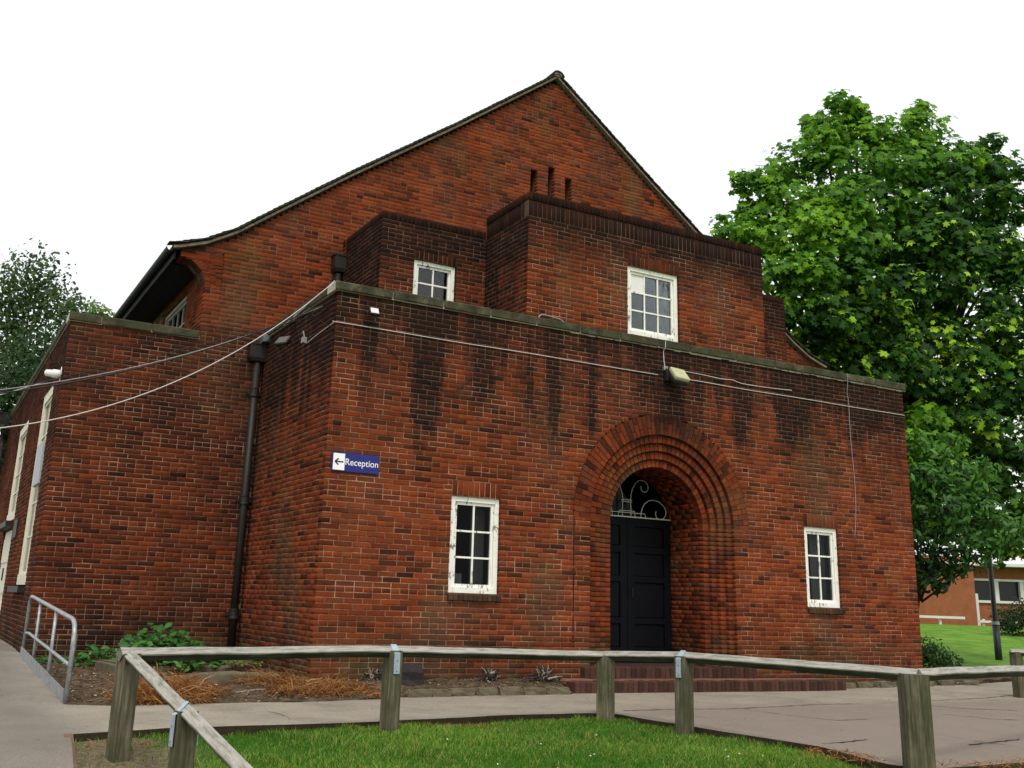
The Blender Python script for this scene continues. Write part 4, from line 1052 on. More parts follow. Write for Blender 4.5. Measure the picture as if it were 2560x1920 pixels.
cable([(2.95,.10,4.53),(3.15,.10,4.56),(3.4,.13,4.55),(4.4,.15,4.555),(5.3,.15,4.55),(6.2,.15,4.555),(7.05,.15,4.56),(7.25,.11,4.53)], .02, M_CABB, 'black hose lying along the foot of the stair tower')
cable([(2.80,.0,4.52),(2.86,.02,4.57),(3.0,.03,4.575),(3.16,.04,4.56),(3.22,.02,4.52)], .008, M_CABG, 'grey cable bent over the coping by the stair tower')

# behind glass
tag(MB().box(2.06, 2.25, .30, .315, .99, 2.09).build('curtain', M_CURTAIN), 'grey net curtain hanging behind the window left of the doorway', 'curtain')
tag(MB().box(1.70, 1.905, .20, .212, 1.03, 1.20).build('card', M_CARD), 'pale card propped inside the window left of the doorway', 'card')
tag(MB().box(WIN2[0]+.36, WIN2[1]-.03, .26, .275, .99, 2.09).build('curtain', M_CURTAIN), 'grey net curtain behind the window right of the doorway', 'curtain')
tag(MB().box(5.12, 5.29, YU+.32, YU+.335, 4.6, 5.58).build('curtain', M_CURTAIN), 'grey curtain inside the nine pane upper window', 'curtain')

# ------------------------------------------------------------------ fences: diamond rails on notched posts
def rail(a, b, parent, s=.035):
    a, b = Vector(a), Vector(b); L_ = (b-a).length; ux = (b-a).normalized(); uy = Vector((0,0,1)).cross(ux).normalized(); uz = ux.cross(uy)
    Mx = Matrix(((ux.x,uy.x,uz.x,a.x),(ux.y,uy.y,uz.y,a.y),(ux.z,uy.z,uz.z,a.z),(0,0,0,1)))
    m = MB(); n_ = max(3, int(L_/.25)); h = s*math.sqrt(2); c = .005; pts = []; F = []
    pr = [(0,h-.004),(c,h-c),(h-c,c),(h-.004,0),(h-c,-c),(c,-h+c),(0,-h+.004),(-c,-h+c),(-h+c,-c),(-h+.004,0),(-h+c,c),(-c,h-c)]
    for k in range(n_+1):
        jx, jz = random.uniform(-.003,.003), random.uniform(-.003,.003)
        for p, q in pr: pts.append((L_*k/n_, p+jx, q+jz))
    k_ = len(pr)
    for k in range(n_):
        for i in range(k_): F.append((k*k_+i, k*k_+(i+1)%k_, (k+1)*k_+(i+1)%k_, (k+1)*k_+i))
    F += [tuple(range(k_)), tuple(range((n_+1)*k_-1, n_*k_-1, -1))]
    m.poly(pts, F); return m.build('rail', M_RAIL, parent, Mx)
def post(x, y, zg, zr, ang, parent, s=.06, notch=True):
    """square post, notched for a diamond rail whose ridge is at zr; ang = rail direction"""
    h = .045; zt_ = zr-h+.006; m = MB(); b = zg-.25
    # local z up -> grain axis is x: build with x up
    pr = [(-s,b),(s,b),(s,zt_),(s*.75,zt_+.0)] + ([(0,zt_-.038)] if notch else []) + [(-s*.75,zt_),(-s,zt_)]
    Mx = Matrix.Translation((x,y,0)) @ Matrix.Rotation(ang, 4, 'Z') @ Matrix.Rotation(-math.pi/2, 4, 'Y')
    # after the turn: local x -> world z ; local z -> world -x(dir) ; local y stays across
    pts = []; n_ = len(pr); c = .006
    for zz, cc in ((-s,c),(-s+c,0),(s-c,0),(s,c)):
        for u, v in pr: pts.append((v, u*(1-cc/s), zz))
    F = [tuple(range(n_-1,-1,-1)), tuple(range(3*n_,4*n_))]
    for k in range(3): F += [(k*n_+i, k*n_+(i+1)%n_, (k+1)*n_+(i+1)%n_, (k+1)*n_+i) for i in range(n_)]
    m.poly(pts, F); return m.build('post', M_POST, parent, Mx)
def strap(x, y, zr, ang, parent, w=.028):
    m = MB(); h = .048; th = .003; s = .063
    Mx = Matrix.Translation((x,y,zr)) @ Matrix.Rotation(ang, 4, 'Z')
    line = [(-s-.002,-.22),(-s-.002,-h-.012),(-h-.004,-h-.004),(0,.004),(h+.004,-h-.004),(s+.002,-h-.012),(s+.002,-.22)]
    line2 = [(a*1.05+(.003 if a > 0 else -.003 if a < 0 else 0), b+(.004 if abs(a) < .02 else 0)) for a, b in line]
    n_ = len(line)
    pts = [Mx @ Vector((-w,a,b)) for a, b in line]+[Mx @ Vector((w,a,b)) for a, b in line]+[Mx @ Vector((-w,a,b)) for a, b in line2]+[Mx @ Vector((w,a,b)) for a, b in line2]
    F = []
    for k in range(n_-1): F += [(k,k+1,n_+k+1,n_+k),(2*n_+k,2*n_+k+1,3*n_+k+1,3*n_+k),(k,2*n_+k,2*n_+k+1,k+1),(n_+k,n_+k+1,3*n_+k+1,3*n_+k)]
    m.poly(pts, F); o = m.build('strap', M_STRAP, parent)
    for zz in (-.20,-.12): MB().tube([Mx @ Vector((0,-s-.004,zz)), Mx @ Vector((0,-s-.009,zz))], .006, 6).build('nail', M_IRON, o)
    return o
fen = thing('knee_rail_fence', (1.0,-3.0,-.12), 'weathered grey timber knee rail fence round the lawn before the doorway', 'fence', 'timber knee rail fences')
PA = Vector((-2.58,-3.66,.497)); PB = Vector((-.36,-3.0,.503)); PCc = Vector((2.02,-2.64,.462)); PD = Vector((2.18,-3.60,.512)); PE = Vector((2.55,-5.72,.517))
PG = Vector((-2.512,-5.124,.282)); PG2 = Vector((-2.36,-6.5,.0)); PR = Vector((5.4,-4.9,.50))
PGe = PG+(PG2-PG)*1.0
RD = Vector((0,0,.0485))
def dirang(a, b): return math.atan2(b.y-a.y, b.x-a.x)
ab = dirang(PA, PB); bc = dirang(PB, PCc); cdn = dirang(PCc, PD); de = dirang(PD, PE); er = dirang(PE, PR); ag = dirang(PA, PG)
ext = lambda a, b, e: a + (a-b).normalized()*e
rail(ext(PA,PB,.07)-RD, PB-RD, fen); rail(PB-RD, ext(PCc,PB,.05)-RD, fen); rail(PCc-RD, PD-RD, fen); rail(PD-RD, ext(PE,PD,.05)-RD, fen)
rail(PE+(PR-PE).normalized()*.075-RD, PR-RD, fen); rail(PA+(PG-PA).normalized()*.05-RD, PG-RD, fen); rail(PG-RD, PGe-RD, fen)
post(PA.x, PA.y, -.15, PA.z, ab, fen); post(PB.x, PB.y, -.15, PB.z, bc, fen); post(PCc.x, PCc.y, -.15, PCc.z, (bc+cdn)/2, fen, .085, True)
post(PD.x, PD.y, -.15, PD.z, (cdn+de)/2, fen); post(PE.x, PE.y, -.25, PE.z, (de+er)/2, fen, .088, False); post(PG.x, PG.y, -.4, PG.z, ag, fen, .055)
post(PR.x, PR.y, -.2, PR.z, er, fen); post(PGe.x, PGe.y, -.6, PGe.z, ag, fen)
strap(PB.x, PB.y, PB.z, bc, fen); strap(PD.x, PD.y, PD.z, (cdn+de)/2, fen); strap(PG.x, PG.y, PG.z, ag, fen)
fen2 = thing('knee_rail_fence', (9.2,-1.9,-.1), 'second timber knee rail fence beyond the path near the lamp post', 'fence', 'timber knee rail fences')
PF = Vector((9.16,-1.92,.52)); PF2 = Vector((12.4,-2.3,.52))
post(PF.x, PF.y, -.15, PF.z, dirang(PF, PF2), fen2); post(PF2.x, PF2.y, -.15, PF2.z, dirang(PF, PF2), fen2); rail(PF-RD, PF2-RD, fen2)
PF3 = Vector((10.9,-3.9,.52)); rail(ext(PF,PF3,.06)-RD, PF3-RD, fen2); post(PF3.x, PF3.y, -.15, PF3.z, dirang(PF,PF3), fen2)
# edging board at the left end of the lawn
m = MB()
for (a, b) in (((-2.83,-3.14),(-2.95,-4.6)), ((-2.95,-4.62),(-3.0,-6.4))):
    za, zb = path_z(*a)+.012, path_z(*b)+.012; w_ = .03
    m.hexa([(a[0]-w_,a[1],za-.15),(a[0]+w_,a[1],za-.15),(b[0]+w_,b[1],zb-.15),(b[0]-w_,b[1],zb-.15),(a[0]-w_,a[1],za),(a[0]+w_,a[1],za),(b[0]+w_,b[1],zb),(b[0]-w_,b[1],zb)])
tag(m.build('edging_board', M_KERBW), 'brown timber edging board between the path and lawn end', 'edging')

# ------------------------------------------------------------------ galvanised handrail
hr = thing('handrail', (-2.6, .8, -.1), 'galvanised tube handrail with kick plate at the ramp edge', 'handrail')
F0 = Vector((-2.59,-1.01,-.13)); R0 = Vector((-2.655,2.62,.06)); FT, RTp = .585, .765
def hp(f_, z_): q = F0.lerp(R0, f_); return Vector((q.x, q.y, z_))
def hb_(f_): return F0.z+(R0.z-F0.z)*f_
m = MB(); m.smooth = True
top = lambda f_: FT+(RTp-FT)*f_
pth = [hp(0,-.2), hp(0,.40), hp(.004,.49), hp(.018,.555), hp(.045,top(.04)-.002), hp(.10,top(.10)), hp(.5,top(.5)), hp(.9,top(.9)), hp(.965,top(.96)-.004), hp(.99,top(.99)-.05), hp(1,top(1)-.13), hp(1,-.05)]
m.tube(pth, .021, 12); m.build('frame', M_GALV, hr)
for f_ in (.36, .72): mm = MB(); mm.smooth = True; mm.tube([hp(f_,hb_(f_)-.1), hp(f_,top(f_))], .0165, 10); mm.build('baluster', M_GALV, hr)
mm = MB(); mm.smooth = True; mm.tube([hp(0,.20), hp(.36,.26), hp(.72,.315), hp(.9,.345), hp(1,.335)], .0165, 10); mm.build('middle_rail', M_GALV, hr)
mm = MB(); a, b = hp(.012,0), hp(1,0); w_ = .006
mm.hexa([(a.x-w_-.022,a.y,-.13),(a.x+w_-.022,a.y,-.13),(b.x+w_-.022,b.y,.04),(b.x-w_-.022,b.y,.04),(a.x-w_-.022,a.y,.0),(a.x+w_-.022,a.y,.0),(b.x+w_-.022,b.y,.18),(b.x-w_-.022,b.y,.18)]); mm.build('kick_plate', M_GALV, hr)

# ------------------------------------------------------------------ bed clutter
def rock(name, c, size, m, label, cat, group, rz=0., sub_=2, parent=None):
    bm = bmesh.new(); bmesh.ops.create_cube(bm, size=2); bmesh.ops.subdivide_edges(bm, edges=bm.edges, cuts=2, use_grid_fill=True)
    for v_ in bm.verts:
        p = v_.co.copy(); n_ = p.normalized(); v_.co = p*.82+n_*.18*1.15
        v_.co += Vector((random.uniform(-1,1),random.uniform(-1,1),random.uniform(-1,1)))*.13
        v_.co = Vector((v_.co.x*size[0], v_.co.y*size[1], v_.co.z*size[2]))
    me = bpy.data.meshes.new(name); bm.to_mesh(me); bm.free(); me.materials.append(m)
    o = put(bpy.data.objects.new(name, me), parent, Matrix.Translation(c) @ Matrix.Rotation(rz, 4, 'Z'))
    if label: tag(o, label, cat, group)
    return o
def slab(a, b, w_, z0, z1, label):
    a, b = Vector((*a,0)), Vector((*b,0)); u = (b-a).normalized(); L_ = (b-a).length
    Mx = Matrix(((u.x,-u.y,0,a.x),(u.y,u.x,0,a.y),(0,0,1,0),(0,0,0,1)))
    m = MB(); m.bevbox(0, L_, 0, w_, z0, z1, .02, Mx, .012); tag(m.build('kerb_stone', M_STONE), label, 'kerb', 'old kerb stones round the drain')
slab((-1.75,-.62), (-.72,-.12), .20, -.14, .085, 'long mossy kerb stone lying before the drain')
slab((-.70,-.10), (-.30,.08), .18, -.14, .06, 'short mossy kerb stone beside the long one')
slab((-2.0,1.5), (-1.78,-.35), .22, -.14, .10, 'dark kerb stone running back towards the low wing')
slab((-.75,.75), (-.15,1.6), .35, -.1, .09, 'flat mossy slab at the foot of the downpipe')
spots = [(.95,-.76),(1.22,-.72),(1.5,-.68),(1.82,-.65),(2.12,-.64),(2.45,-.62),(2.78,-.6),(7.75,-.29),(8.1,-.28),(8.5,-.27),(8.95,-.25),(9.4,-.23),(9.9,-.2),(10.5,-.17)]
for x_, y_ in spots:
    near = x_ < 4
    rock('edging_stone', (x_, y_, path_z(x_, y_)+.02), (random.uniform(.11,.16), random.uniform(.05,.075), random.uniform(.045,.065)), M_STONE,
         'rough edging stone of the bed left of the steps' if near else 'rough edging stone of the strip right of the steps', 'stone', 'edging stones left of the steps' if near else 'edging stones right of the steps', random.uniform(-.15,.15))
def stump(c, r, h, m, label, n=60):
    o = thing('tree_stump', c, label, 'stump')
    b = MB()
    for k in range(9):      # knotted core of short fat roots
        a = random.uniform(0, 6.28); p = Vector((c[0]+r*.35*math.cos(a), c[1]+r*.25*math.sin(a), c[2]+h*random.uniform(.1,.45)))
        q = p+Vector((random.uniform(-1,1)*r*.6, random.uniform(-1,.4)*r*.4, random.uniform(-.3,.4)*h)); b.tube([p, p.lerp(q,.5)+Vector((random.uniform(-.02,.02),0,random.uniform(-.02,.02))), q], random.uniform(.02,.04)*r/.15, 7, True, .008)
    b.build('root_base', M_STUMPD, o)
    b = MB(); d = MB()
    for k in range(n):
        a = random.uniform(0, 6.28); e = random.uniform(.0, .9)*r
        p = Vector((c[0]+e*math.cos(a)*.7, c[1]+e*math.sin(a)*.4-.02, c[2]+h*random.uniform(.05,.55)))
        L_ = random.uniform(.25,.7)*h; q = p+Vector((random.gauss(0,.5), random.gauss(-.25,.3), random.gauss(.45,.4))).normalized()*L_
        (b if random.random() < .55 else d).tube([p, p.lerp(q,.5)+Vector((random.uniform(-.012,.012),0,random.uniform(-.012,.012))), q], random.uniform(.006,.015), 5, True, .002)
    b.build('splinters', m, o); d.build('bark_shreds', M_BARK, o)
    d = MB()
    for k in range(7):
        a = random.uniform(3.2, 6.2) if k < 5 else random.uniform(0, 3.1); q = Vector((c[0]+r*1.6*math.cos(a), c[1]+r*.6*math.sin(a), c[2]-.01))
        d.tube([Vector((c[0],c[1],c[2]+h*.25)), Vector(c).lerp(q,.6)+Vector((0,0,h*.18)), q], .016, 5, True, .004)
    d.build('roots', M_STUMPD, o)
    return o
stump((2.12,-.17,.0), .15, .17, M_STUMP, 'small jagged bleached stump against the wall')
stump((2.84,-.2,.0), .21, .20, M_STUMP, 'large splintered white stump beside the steps')
stump((.66,-.17,.0), .12, .15, M_STUMP, 'broken pale stump next to the dark log')
lg = thing('log', (.95,-.17,.05), 'dark charred log lying at the foot of the front wall', 'log')
rock('trunk', (.98,-.2,.06), (.25,.12,.12), M_STUMPD, None, None, None, .1, parent=lg)

def ribbons(name, blobs, m, wid, label=None, cat=None):
    V = []; F = []; B = []
    for (cx_, cy_, z0, rx, ry, hz, n, ln) in blobs:
        for k in range(n):
            r_ = math.sqrt(random.random()); a = random.uniform(0, 6.283); x_ = cx_+rx*r_*math.cos(a); y_ = cy_+ry*r_*math.sin(a)
            z_ = z0+hz*(1-r_*r_)*random.random()
            d_ = random.uniform(0, 6.283); el = random.gauss(.15, .35); L_ = ln*random.uniform(.4,1.2)
            u = Vector((math.cos(d_)*math.cos(el), math.sin(d_)*math.cos(el), math.sin(el))); s_ = u.cross(Vector((random.uniform(-1,1),random.uniform(-1,1),1))).normalized()*wid*random.uniform(.5,1.3)
            p = Vector((x_,y_,z_)); mid = p+u*L_*.5+Vector((0,0,L_*random.uniform(.0,.14))); q = p+u*L_-Vector((0,0,L_*.12))
            n_ = len(V); V += [p-s_, p+s_, mid+s_, mid-s_, q+s_*.3, q-s_*.3]; F += [(n_,n_+1,n_+2,n_+3),(n_+3,n_+2,n_+4,n_+5)]; v_ = random.random(); B += [v_, v_]
    me = mesh_arrays(name, np.array([tuple(v) for v in V]), np.array(F), np.array(B), m); o = put(bpy.data.objects.new(name, me))
    if label: tag(o, label, cat)
    return stuff(o)
ribbons('dry_grass', [(-1.75,-.95,-.10,.42,.26,.20,1500,.26),(-1.45,-.75,-.08,.35,.2,.16,700,.24),(-.12,-.55,-.06,.55,.28,.08,1500,.2),(.1,-.75,-.10,.55,.16,.04,700,.16),(-.5,-.28,-.02,.35,.12,.09,420,.28)], M_STRAW, .0028,
        'heaps of orange brown dead grass on the soil bed', 'dry grass')
# leaf litter and chips on the soil
V = []; F = []; B = []
def inbed(x, y):
    return (-2.55 < x < .0 and -1.0 < y < 2.85) or (0 <= x < 3.0 and -.9+.12*x < y < -.03) or (7.6 < x < 12 and -.22 < y < -.02)
k = 0
while k < 5200:
    x_, y_ = (random.uniform(-2.55,3.0), random.uniform(-1.05,2.85)) if random.random() < .93 else (random.uniform(7.6,11), random.uniform(-.25,0))
    if not inbed(x_, y_): continue
    if y_ > 0 and random.random() < .45: continue
    k += 1; z_ = (bed_z(x_, y_) if x_ < 4 else -.06)+.006; s_ = random.uniform(.006,.02); a = random.uniform(0,6.28)
    n_ = len(V); tz = [random.uniform(-.3,.6)*s_ for _ in range(4)]
    for i in range(4): V.append((x_+s_*math.cos(a+i*1.571)*(1 if i % 2 else .6), y_+s_*math.sin(a+i*1.571)*(1 if i % 2 else .6), z_+tz[i]))
    F.append((n_,n_+1,n_+2,n_+3)); B.append(random.random())
stuff(tag(put(bpy.data.objects.new('leaf_litter', mesh_arrays('leaf_litter', np.array(V), np.array(F), np.array(B), M_LITTER))), 'brown leaf litter and chips scattered over the soil bed', 'leaf litter'))
tw = MB(); tw.tube([(-1.0,-.72,-.06),(-.75,-.58,-.045),(-.5,-.47,-.05)], .007, 5, True, .004); tw.tube([(-.85,-.66,-.05),(-.9,-.78,-.06)], .004, 5)
tag(tw.build('twig', M_STUMP), 'pale forked twig lying before the short kerb stone', 'twig')

# ------------------------------------------------------------------ leaves
def frames(N):     # orthonormal frames from normals with random spin
    n_ = N/np.linalg.norm(N, axis=1, keepdims=True); h = rng.normal(size=N.shape); t_ = np.cross(n_, h); t_ /= np.linalg.norm(t_, axis=1, keepdims=True)
    return t_, np.cross(n_, t_), n_
def leaf_mesh(name, P, N, S, shape, m, bid=None, droop=None):
    """shape: (k,3) outline, fan triangulated from vertex 0"""
    t_, b_, n_ = frames(N); k = len(shape); c = len(P)
    V = P[:,None,:] + S[:,None,None]*(shape[None,:,0:1]*t_[:,None,:]+shape[None,:,1:2]*b_[:,None,:]+shape[None,:,2:3]*n_[:,None,:])
    V = V.reshape(-1,3); tri = np.array([(0,i,i+1) for i in range(1,k-1)]+[(0,k-1,1)])
    F = (np.arange(c)[:,None,None]*k+tri[None]).reshape(-1,3)
    bid = rng.random(c) if bid is None else bid
    return mesh_arrays(name, V, F, np.repeat(bid, len(tri)), m)
SYC = np.array([(0,0,0),(0,-.5,-.05),(.18,-.28,.0),(.5,-.22,-.1),(.30,.02,.0),(.46,.30,-.1),(.16,.22,0),(0,.55,-.12),(-.16,.22,0),(-.46,.30,-.1),(-.30,.02,0),(-.5,-.22,-.1),(-.18,-.28,0)], float)
LAU = np.array([(0,0,.04),(0,-.5,0),(.15,-.22,0),(.17,.1,0),(.09,.35,-.02),(0,.52,-.08),(-.09,.35,-.02),(-.17,.1,0),(-.15,-.22,0)], float)
OVA = np.array([(0,0,.06),(0,-.5,0),(.3,-.15,0),(.26,.2,0),(0,.5,-.08),(-.26,.2,0),(-.3,-.15,0)], float)
def clump_leaves(clumps, per, size, up=.6, shell=.55):
    P = []; N = []; S = []; B = []
    for (c, r, dens, tone) in clumps:
        n_ = int(per*dens*(r[0]*r[1]*r[2])**(2/3)); d_ = rng.normal(size=(n_,3)); d_ /= np.linalg.norm(d_, axis=1, keepdims=True)
        rad = shell+(1-shell)*rng.random(n_)**.7 ; rad *= 1+.42*np.sin(d_[:,0]*7+c[0]*3)*np.sin(d_[:,1]*6+c[1])*np.sin(d_[:,2]*8+c[2])
        P.append(np.array(c)+d_*rad[:,None]*np.array(r)); nn = d_*.6+np.array([-.22,-.4,up])+rng.normal(size=(n_,3))*.45; N.append(nn)
        S.append(size*rng.uniform(.4,1.3,n_)); B.append(np.clip(tone+rng.normal(size=n_)*.15, .0, .999))
    return np.concatenate(P), np.concatenate(N), np.concatenate(S), np.concatenate(B)
def limb(m, a, b, r0, r1, bend=.3):
    a, b = Vector(a), Vector(b); mid = a.lerp(b,.5)+Vector((random.uniform(-bend,bend),random.uniform(-bend,bend),random.uniform(0,bend)))
    m.tube(catmull([a, mid, b], 4), r0, 8, True, r1)
def tree(name, base, label, clumps, per, size, shape, leafm, trunk_r, group=None, cat='tree', up=.6, shell=.55, bark=M_BARK):
    o = thing(name, base, label, cat, group)
    P, N, S, B = clump_leaves(clumps, per, size, up, shell)
    put(bpy.data.objects.new('crown', leaf_mesh('crown', P, N, S, shape, leafm, B)), o)
    m = MB(); m.smooth = True; base = Vector(base); cs = [Vector(c) for c, *_ in clumps]; cen = sum(cs, Vector())/len(cs)
    topz = max(c.z for c in cs); fork = base.lerp(Vector((cen.x,cen.y,base.z)),.4); fork.z = base.z+(cen.z-base.z)*.55
    m.tube(catmull([base, base.lerp(fork,.5)+Vector((.1,.05,0)), fork], 5), trunk_r*1.15, 10, True, trunk_r*.7)
    for c in cs[::2]: limb(m, fork-Vector((0,0,random.uniform(0,.25)*(fork.z-base.z))), c, trunk_r*.32, trunk_r*.06)
    m.build('trunk', bark, o)
    return o
# sycamore, right of the hall: clumps placed as billows of one broad crown about 25 m away; tone paints sunlit upper left, shaded low and inner billows
syc = []
def billow(px, py, dep, r, tone, dens=1.0, flat=.75):
    q_ = ray(px, py, dep)
    syc.append((tuple(q_), (r*.86, r*.86, r*.62), dens, tone))
    for _ in range(3):      # smaller sprays round each billow
        d3 = rng.normal(size=3); d3 /= np.linalg.norm(d3); syc.append((tuple(q_+d3*r*.85), (r*.4, r*.4, r*.28), dens*1.1, min(.97, tone+rng.uniform(-.12,.16))))
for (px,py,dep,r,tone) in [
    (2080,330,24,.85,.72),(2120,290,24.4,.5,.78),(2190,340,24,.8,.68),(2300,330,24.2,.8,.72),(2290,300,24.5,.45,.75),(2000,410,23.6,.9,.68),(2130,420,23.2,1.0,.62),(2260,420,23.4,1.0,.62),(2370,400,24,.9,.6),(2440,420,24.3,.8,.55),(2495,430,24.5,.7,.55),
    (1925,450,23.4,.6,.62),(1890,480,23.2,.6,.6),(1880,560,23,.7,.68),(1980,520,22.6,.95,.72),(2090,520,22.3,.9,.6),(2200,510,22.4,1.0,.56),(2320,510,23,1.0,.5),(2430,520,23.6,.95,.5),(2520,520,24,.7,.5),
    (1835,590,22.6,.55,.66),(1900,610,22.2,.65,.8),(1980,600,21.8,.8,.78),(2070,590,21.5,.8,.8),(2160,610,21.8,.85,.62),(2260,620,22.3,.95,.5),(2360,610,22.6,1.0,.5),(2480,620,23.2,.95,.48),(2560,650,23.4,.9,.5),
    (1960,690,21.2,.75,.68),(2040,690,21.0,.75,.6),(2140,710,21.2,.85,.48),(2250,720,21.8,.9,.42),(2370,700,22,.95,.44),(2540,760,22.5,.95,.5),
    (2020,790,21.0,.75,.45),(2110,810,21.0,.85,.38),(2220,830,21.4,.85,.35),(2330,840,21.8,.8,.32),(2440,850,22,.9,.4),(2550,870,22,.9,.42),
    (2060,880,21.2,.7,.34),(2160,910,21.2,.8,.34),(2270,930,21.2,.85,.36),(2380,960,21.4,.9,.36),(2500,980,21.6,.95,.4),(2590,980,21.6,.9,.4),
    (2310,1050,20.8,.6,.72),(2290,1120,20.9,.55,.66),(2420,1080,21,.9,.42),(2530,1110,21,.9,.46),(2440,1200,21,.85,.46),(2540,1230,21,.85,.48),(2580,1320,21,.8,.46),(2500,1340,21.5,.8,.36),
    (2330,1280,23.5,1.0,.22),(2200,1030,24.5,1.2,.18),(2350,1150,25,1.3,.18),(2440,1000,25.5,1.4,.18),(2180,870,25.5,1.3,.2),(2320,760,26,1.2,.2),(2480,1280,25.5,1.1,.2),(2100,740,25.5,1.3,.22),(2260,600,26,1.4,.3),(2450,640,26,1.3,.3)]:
    tone = min(.95, tone*1.22) if tone > .55 else tone  # billows in the sun painted brighter still
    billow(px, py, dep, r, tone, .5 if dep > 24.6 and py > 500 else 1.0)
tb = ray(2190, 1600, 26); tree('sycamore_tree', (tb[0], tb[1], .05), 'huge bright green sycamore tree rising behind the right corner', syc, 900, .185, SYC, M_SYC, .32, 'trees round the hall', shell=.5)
lau = []  # lower clumps get a darker tone: underside shade in the leaf colour
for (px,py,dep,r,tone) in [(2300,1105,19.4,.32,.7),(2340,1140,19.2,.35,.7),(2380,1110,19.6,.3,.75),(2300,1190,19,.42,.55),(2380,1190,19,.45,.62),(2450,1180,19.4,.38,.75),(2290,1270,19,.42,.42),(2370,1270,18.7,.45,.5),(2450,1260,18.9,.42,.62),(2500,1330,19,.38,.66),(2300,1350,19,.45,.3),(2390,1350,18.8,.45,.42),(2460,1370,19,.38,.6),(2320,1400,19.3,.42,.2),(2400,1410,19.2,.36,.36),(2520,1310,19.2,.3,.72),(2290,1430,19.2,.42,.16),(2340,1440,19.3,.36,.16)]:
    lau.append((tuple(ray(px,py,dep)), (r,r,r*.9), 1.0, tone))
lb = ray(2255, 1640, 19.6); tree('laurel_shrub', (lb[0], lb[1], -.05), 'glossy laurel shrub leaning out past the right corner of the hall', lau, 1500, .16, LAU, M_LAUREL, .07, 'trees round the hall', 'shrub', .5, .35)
# left trees beyond the wing
bl = []
for (px,py,dep,r,tone) in [(90,690,30,.9,.5),(50,760,30,1.1,.45),(120,740,30,.9,.5),(10,720,30,1.0,.4),(160,780,29.5,.7,.45),(80,830,30,.9,.35),(20,850,30,1.0,.3),(-40,800,30,1.2,.4),(60,930,29.5,.9,.3),(0,960,29,1.1,.25),(185,770,29.5,.45,.5),(-60,900,30,1.4,.3)]:
    bl.append((tuple(ray(px,py,dep)), (r,r,r*1.15), .62, tone))
bb = ray(20, 1500, 30); tree('birch_tree', (bb[0], bb[1], .0), 'feathery dark green birch tree behind the low wing', bl, 1100, .13, OVA, M_BIRCH, .2, 'trees round the hall', up=-.1, shell=.2)
db = []
for (px,py,dep,r,tone) in [(150,860,22,.55,.5),(175,800,22.5,.4,.6),(110,930,22,.7,.4),(60,1000,22,.8,.35),(130,1000,22,.7,.4),(20,1080,22,.9,.3),(-30,1000,22,.9,.3),(80,880,23.5,.6,.4),(30,930,23,.7,.35)]:
    db.append((tuple(ray(px,py,dep)), (r,r,r), 1.0, tone))
bb = ray(60, 1500, 22.5); tree('evergreen_tree', (bb[0], bb[1], .0), 'dense dark evergreen growing close behind the low wing', db, 1300, .11, OVA, M_DARKLEAF, .14, 'trees round the hall')
yb = [(tuple(ray(px,py,34)), (r,r,r*.8), 1.0, .6) for px,py,r in ((235,775,.45),(252,785,.4),(215,790,.4),(275,800,.35))]
bb = ray(240, 1500, 34); tree('lime_tree', (bb[0], bb[1], .0), 'small yellow green treetop showing over the low wing coping', yb, 900, .15, OVA, M_LIMEL, .1, 'trees round the hall')
# heather-like bush at the far corner
hb2 = [(tuple(ray(px,py,dep)), (r,r,r*.9), 1.0, tone) for px,py,dep,r,tone in ((2310,1620,18.6,.27,.4),(2345,1640,18.4,.26,.4),(2380,1655,18.4,.2,.4),(2320,1660,18.3,.27,.3),(2360,1670,18.2,.24,.3),(2290,1640,18.8,.26,.35))]
bb = ray(2335, 1690, 18.5); tree('low_bush', (bb[0], bb[1], -.06), 'low dark bush at the foot of the far front corner', hb2, 6000, .075, LAU, M_DARKLEAF, .03, None, 'bush')

# weeds by the low wing
def weed(c, label, n, spread, hgt, size, shape=OVA, m=M_WEED):
    o = thing('weed_plant', c, label, 'plant', 'weeds in the lawn' if 'lawn' in label else 'weeds in the soil bed'); P = []; N = []; b = MB()
    for k in range(n):
        a = random.uniform(0,6.28); r_ = spread*math.sqrt(random.random()); h_ = hgt*random.uniform(.45,1.0)*(1-.5*(r_/spread)**2)
        tip = Vector((c[0]+r_*math.cos(a), c[1]+r_*math.sin(a)*.6, c[2]+h_)); b.tube([Vector(c), Vector(c).lerp(tip,.6)+Vector((0,0,.03)), tip], .004, 4, False)
        for j in range(4): P.append(tip+Vector((random.uniform(-1,1),random.uniform(-1,1),random.uniform(-.7,.3)))*size*.6); N.append((random.gauss(0,.35), random.gauss(-.35,.35), 1))
    b.build('stems', simple('weed_stem', (.10,.08,.035)), o)
    P = np.array([tuple(p) for p in P]); N = np.array(N); put(bpy.data.objects.new('leaves', leaf_mesh('leaves', P, N, size*rng.uniform(.6,1.2,len(P)), shape, m)), o)
weed((-1.1,2.35,.0), 'tall broad leaved weed against the wall of the low wing', 70, .55, .52, .14)
weed((-1.05,.95,.0), 'bushy bright green weed behind the long kerb stone', 80, .36, .27, .09)
weed((-1.85,1.9,.0), 'trailing weed beside the dark kerb stone', 36, .36, .24, .11)
weed((-2.3,2.3,.0), 'flat green weed in the corner behind the handrail', 24, .34, .09, .07)
weed((-.55,.95,.05), 'sparse yellow green weed near the flat slab', 18, .3, .15, .045, OVA, M_LIMEL)

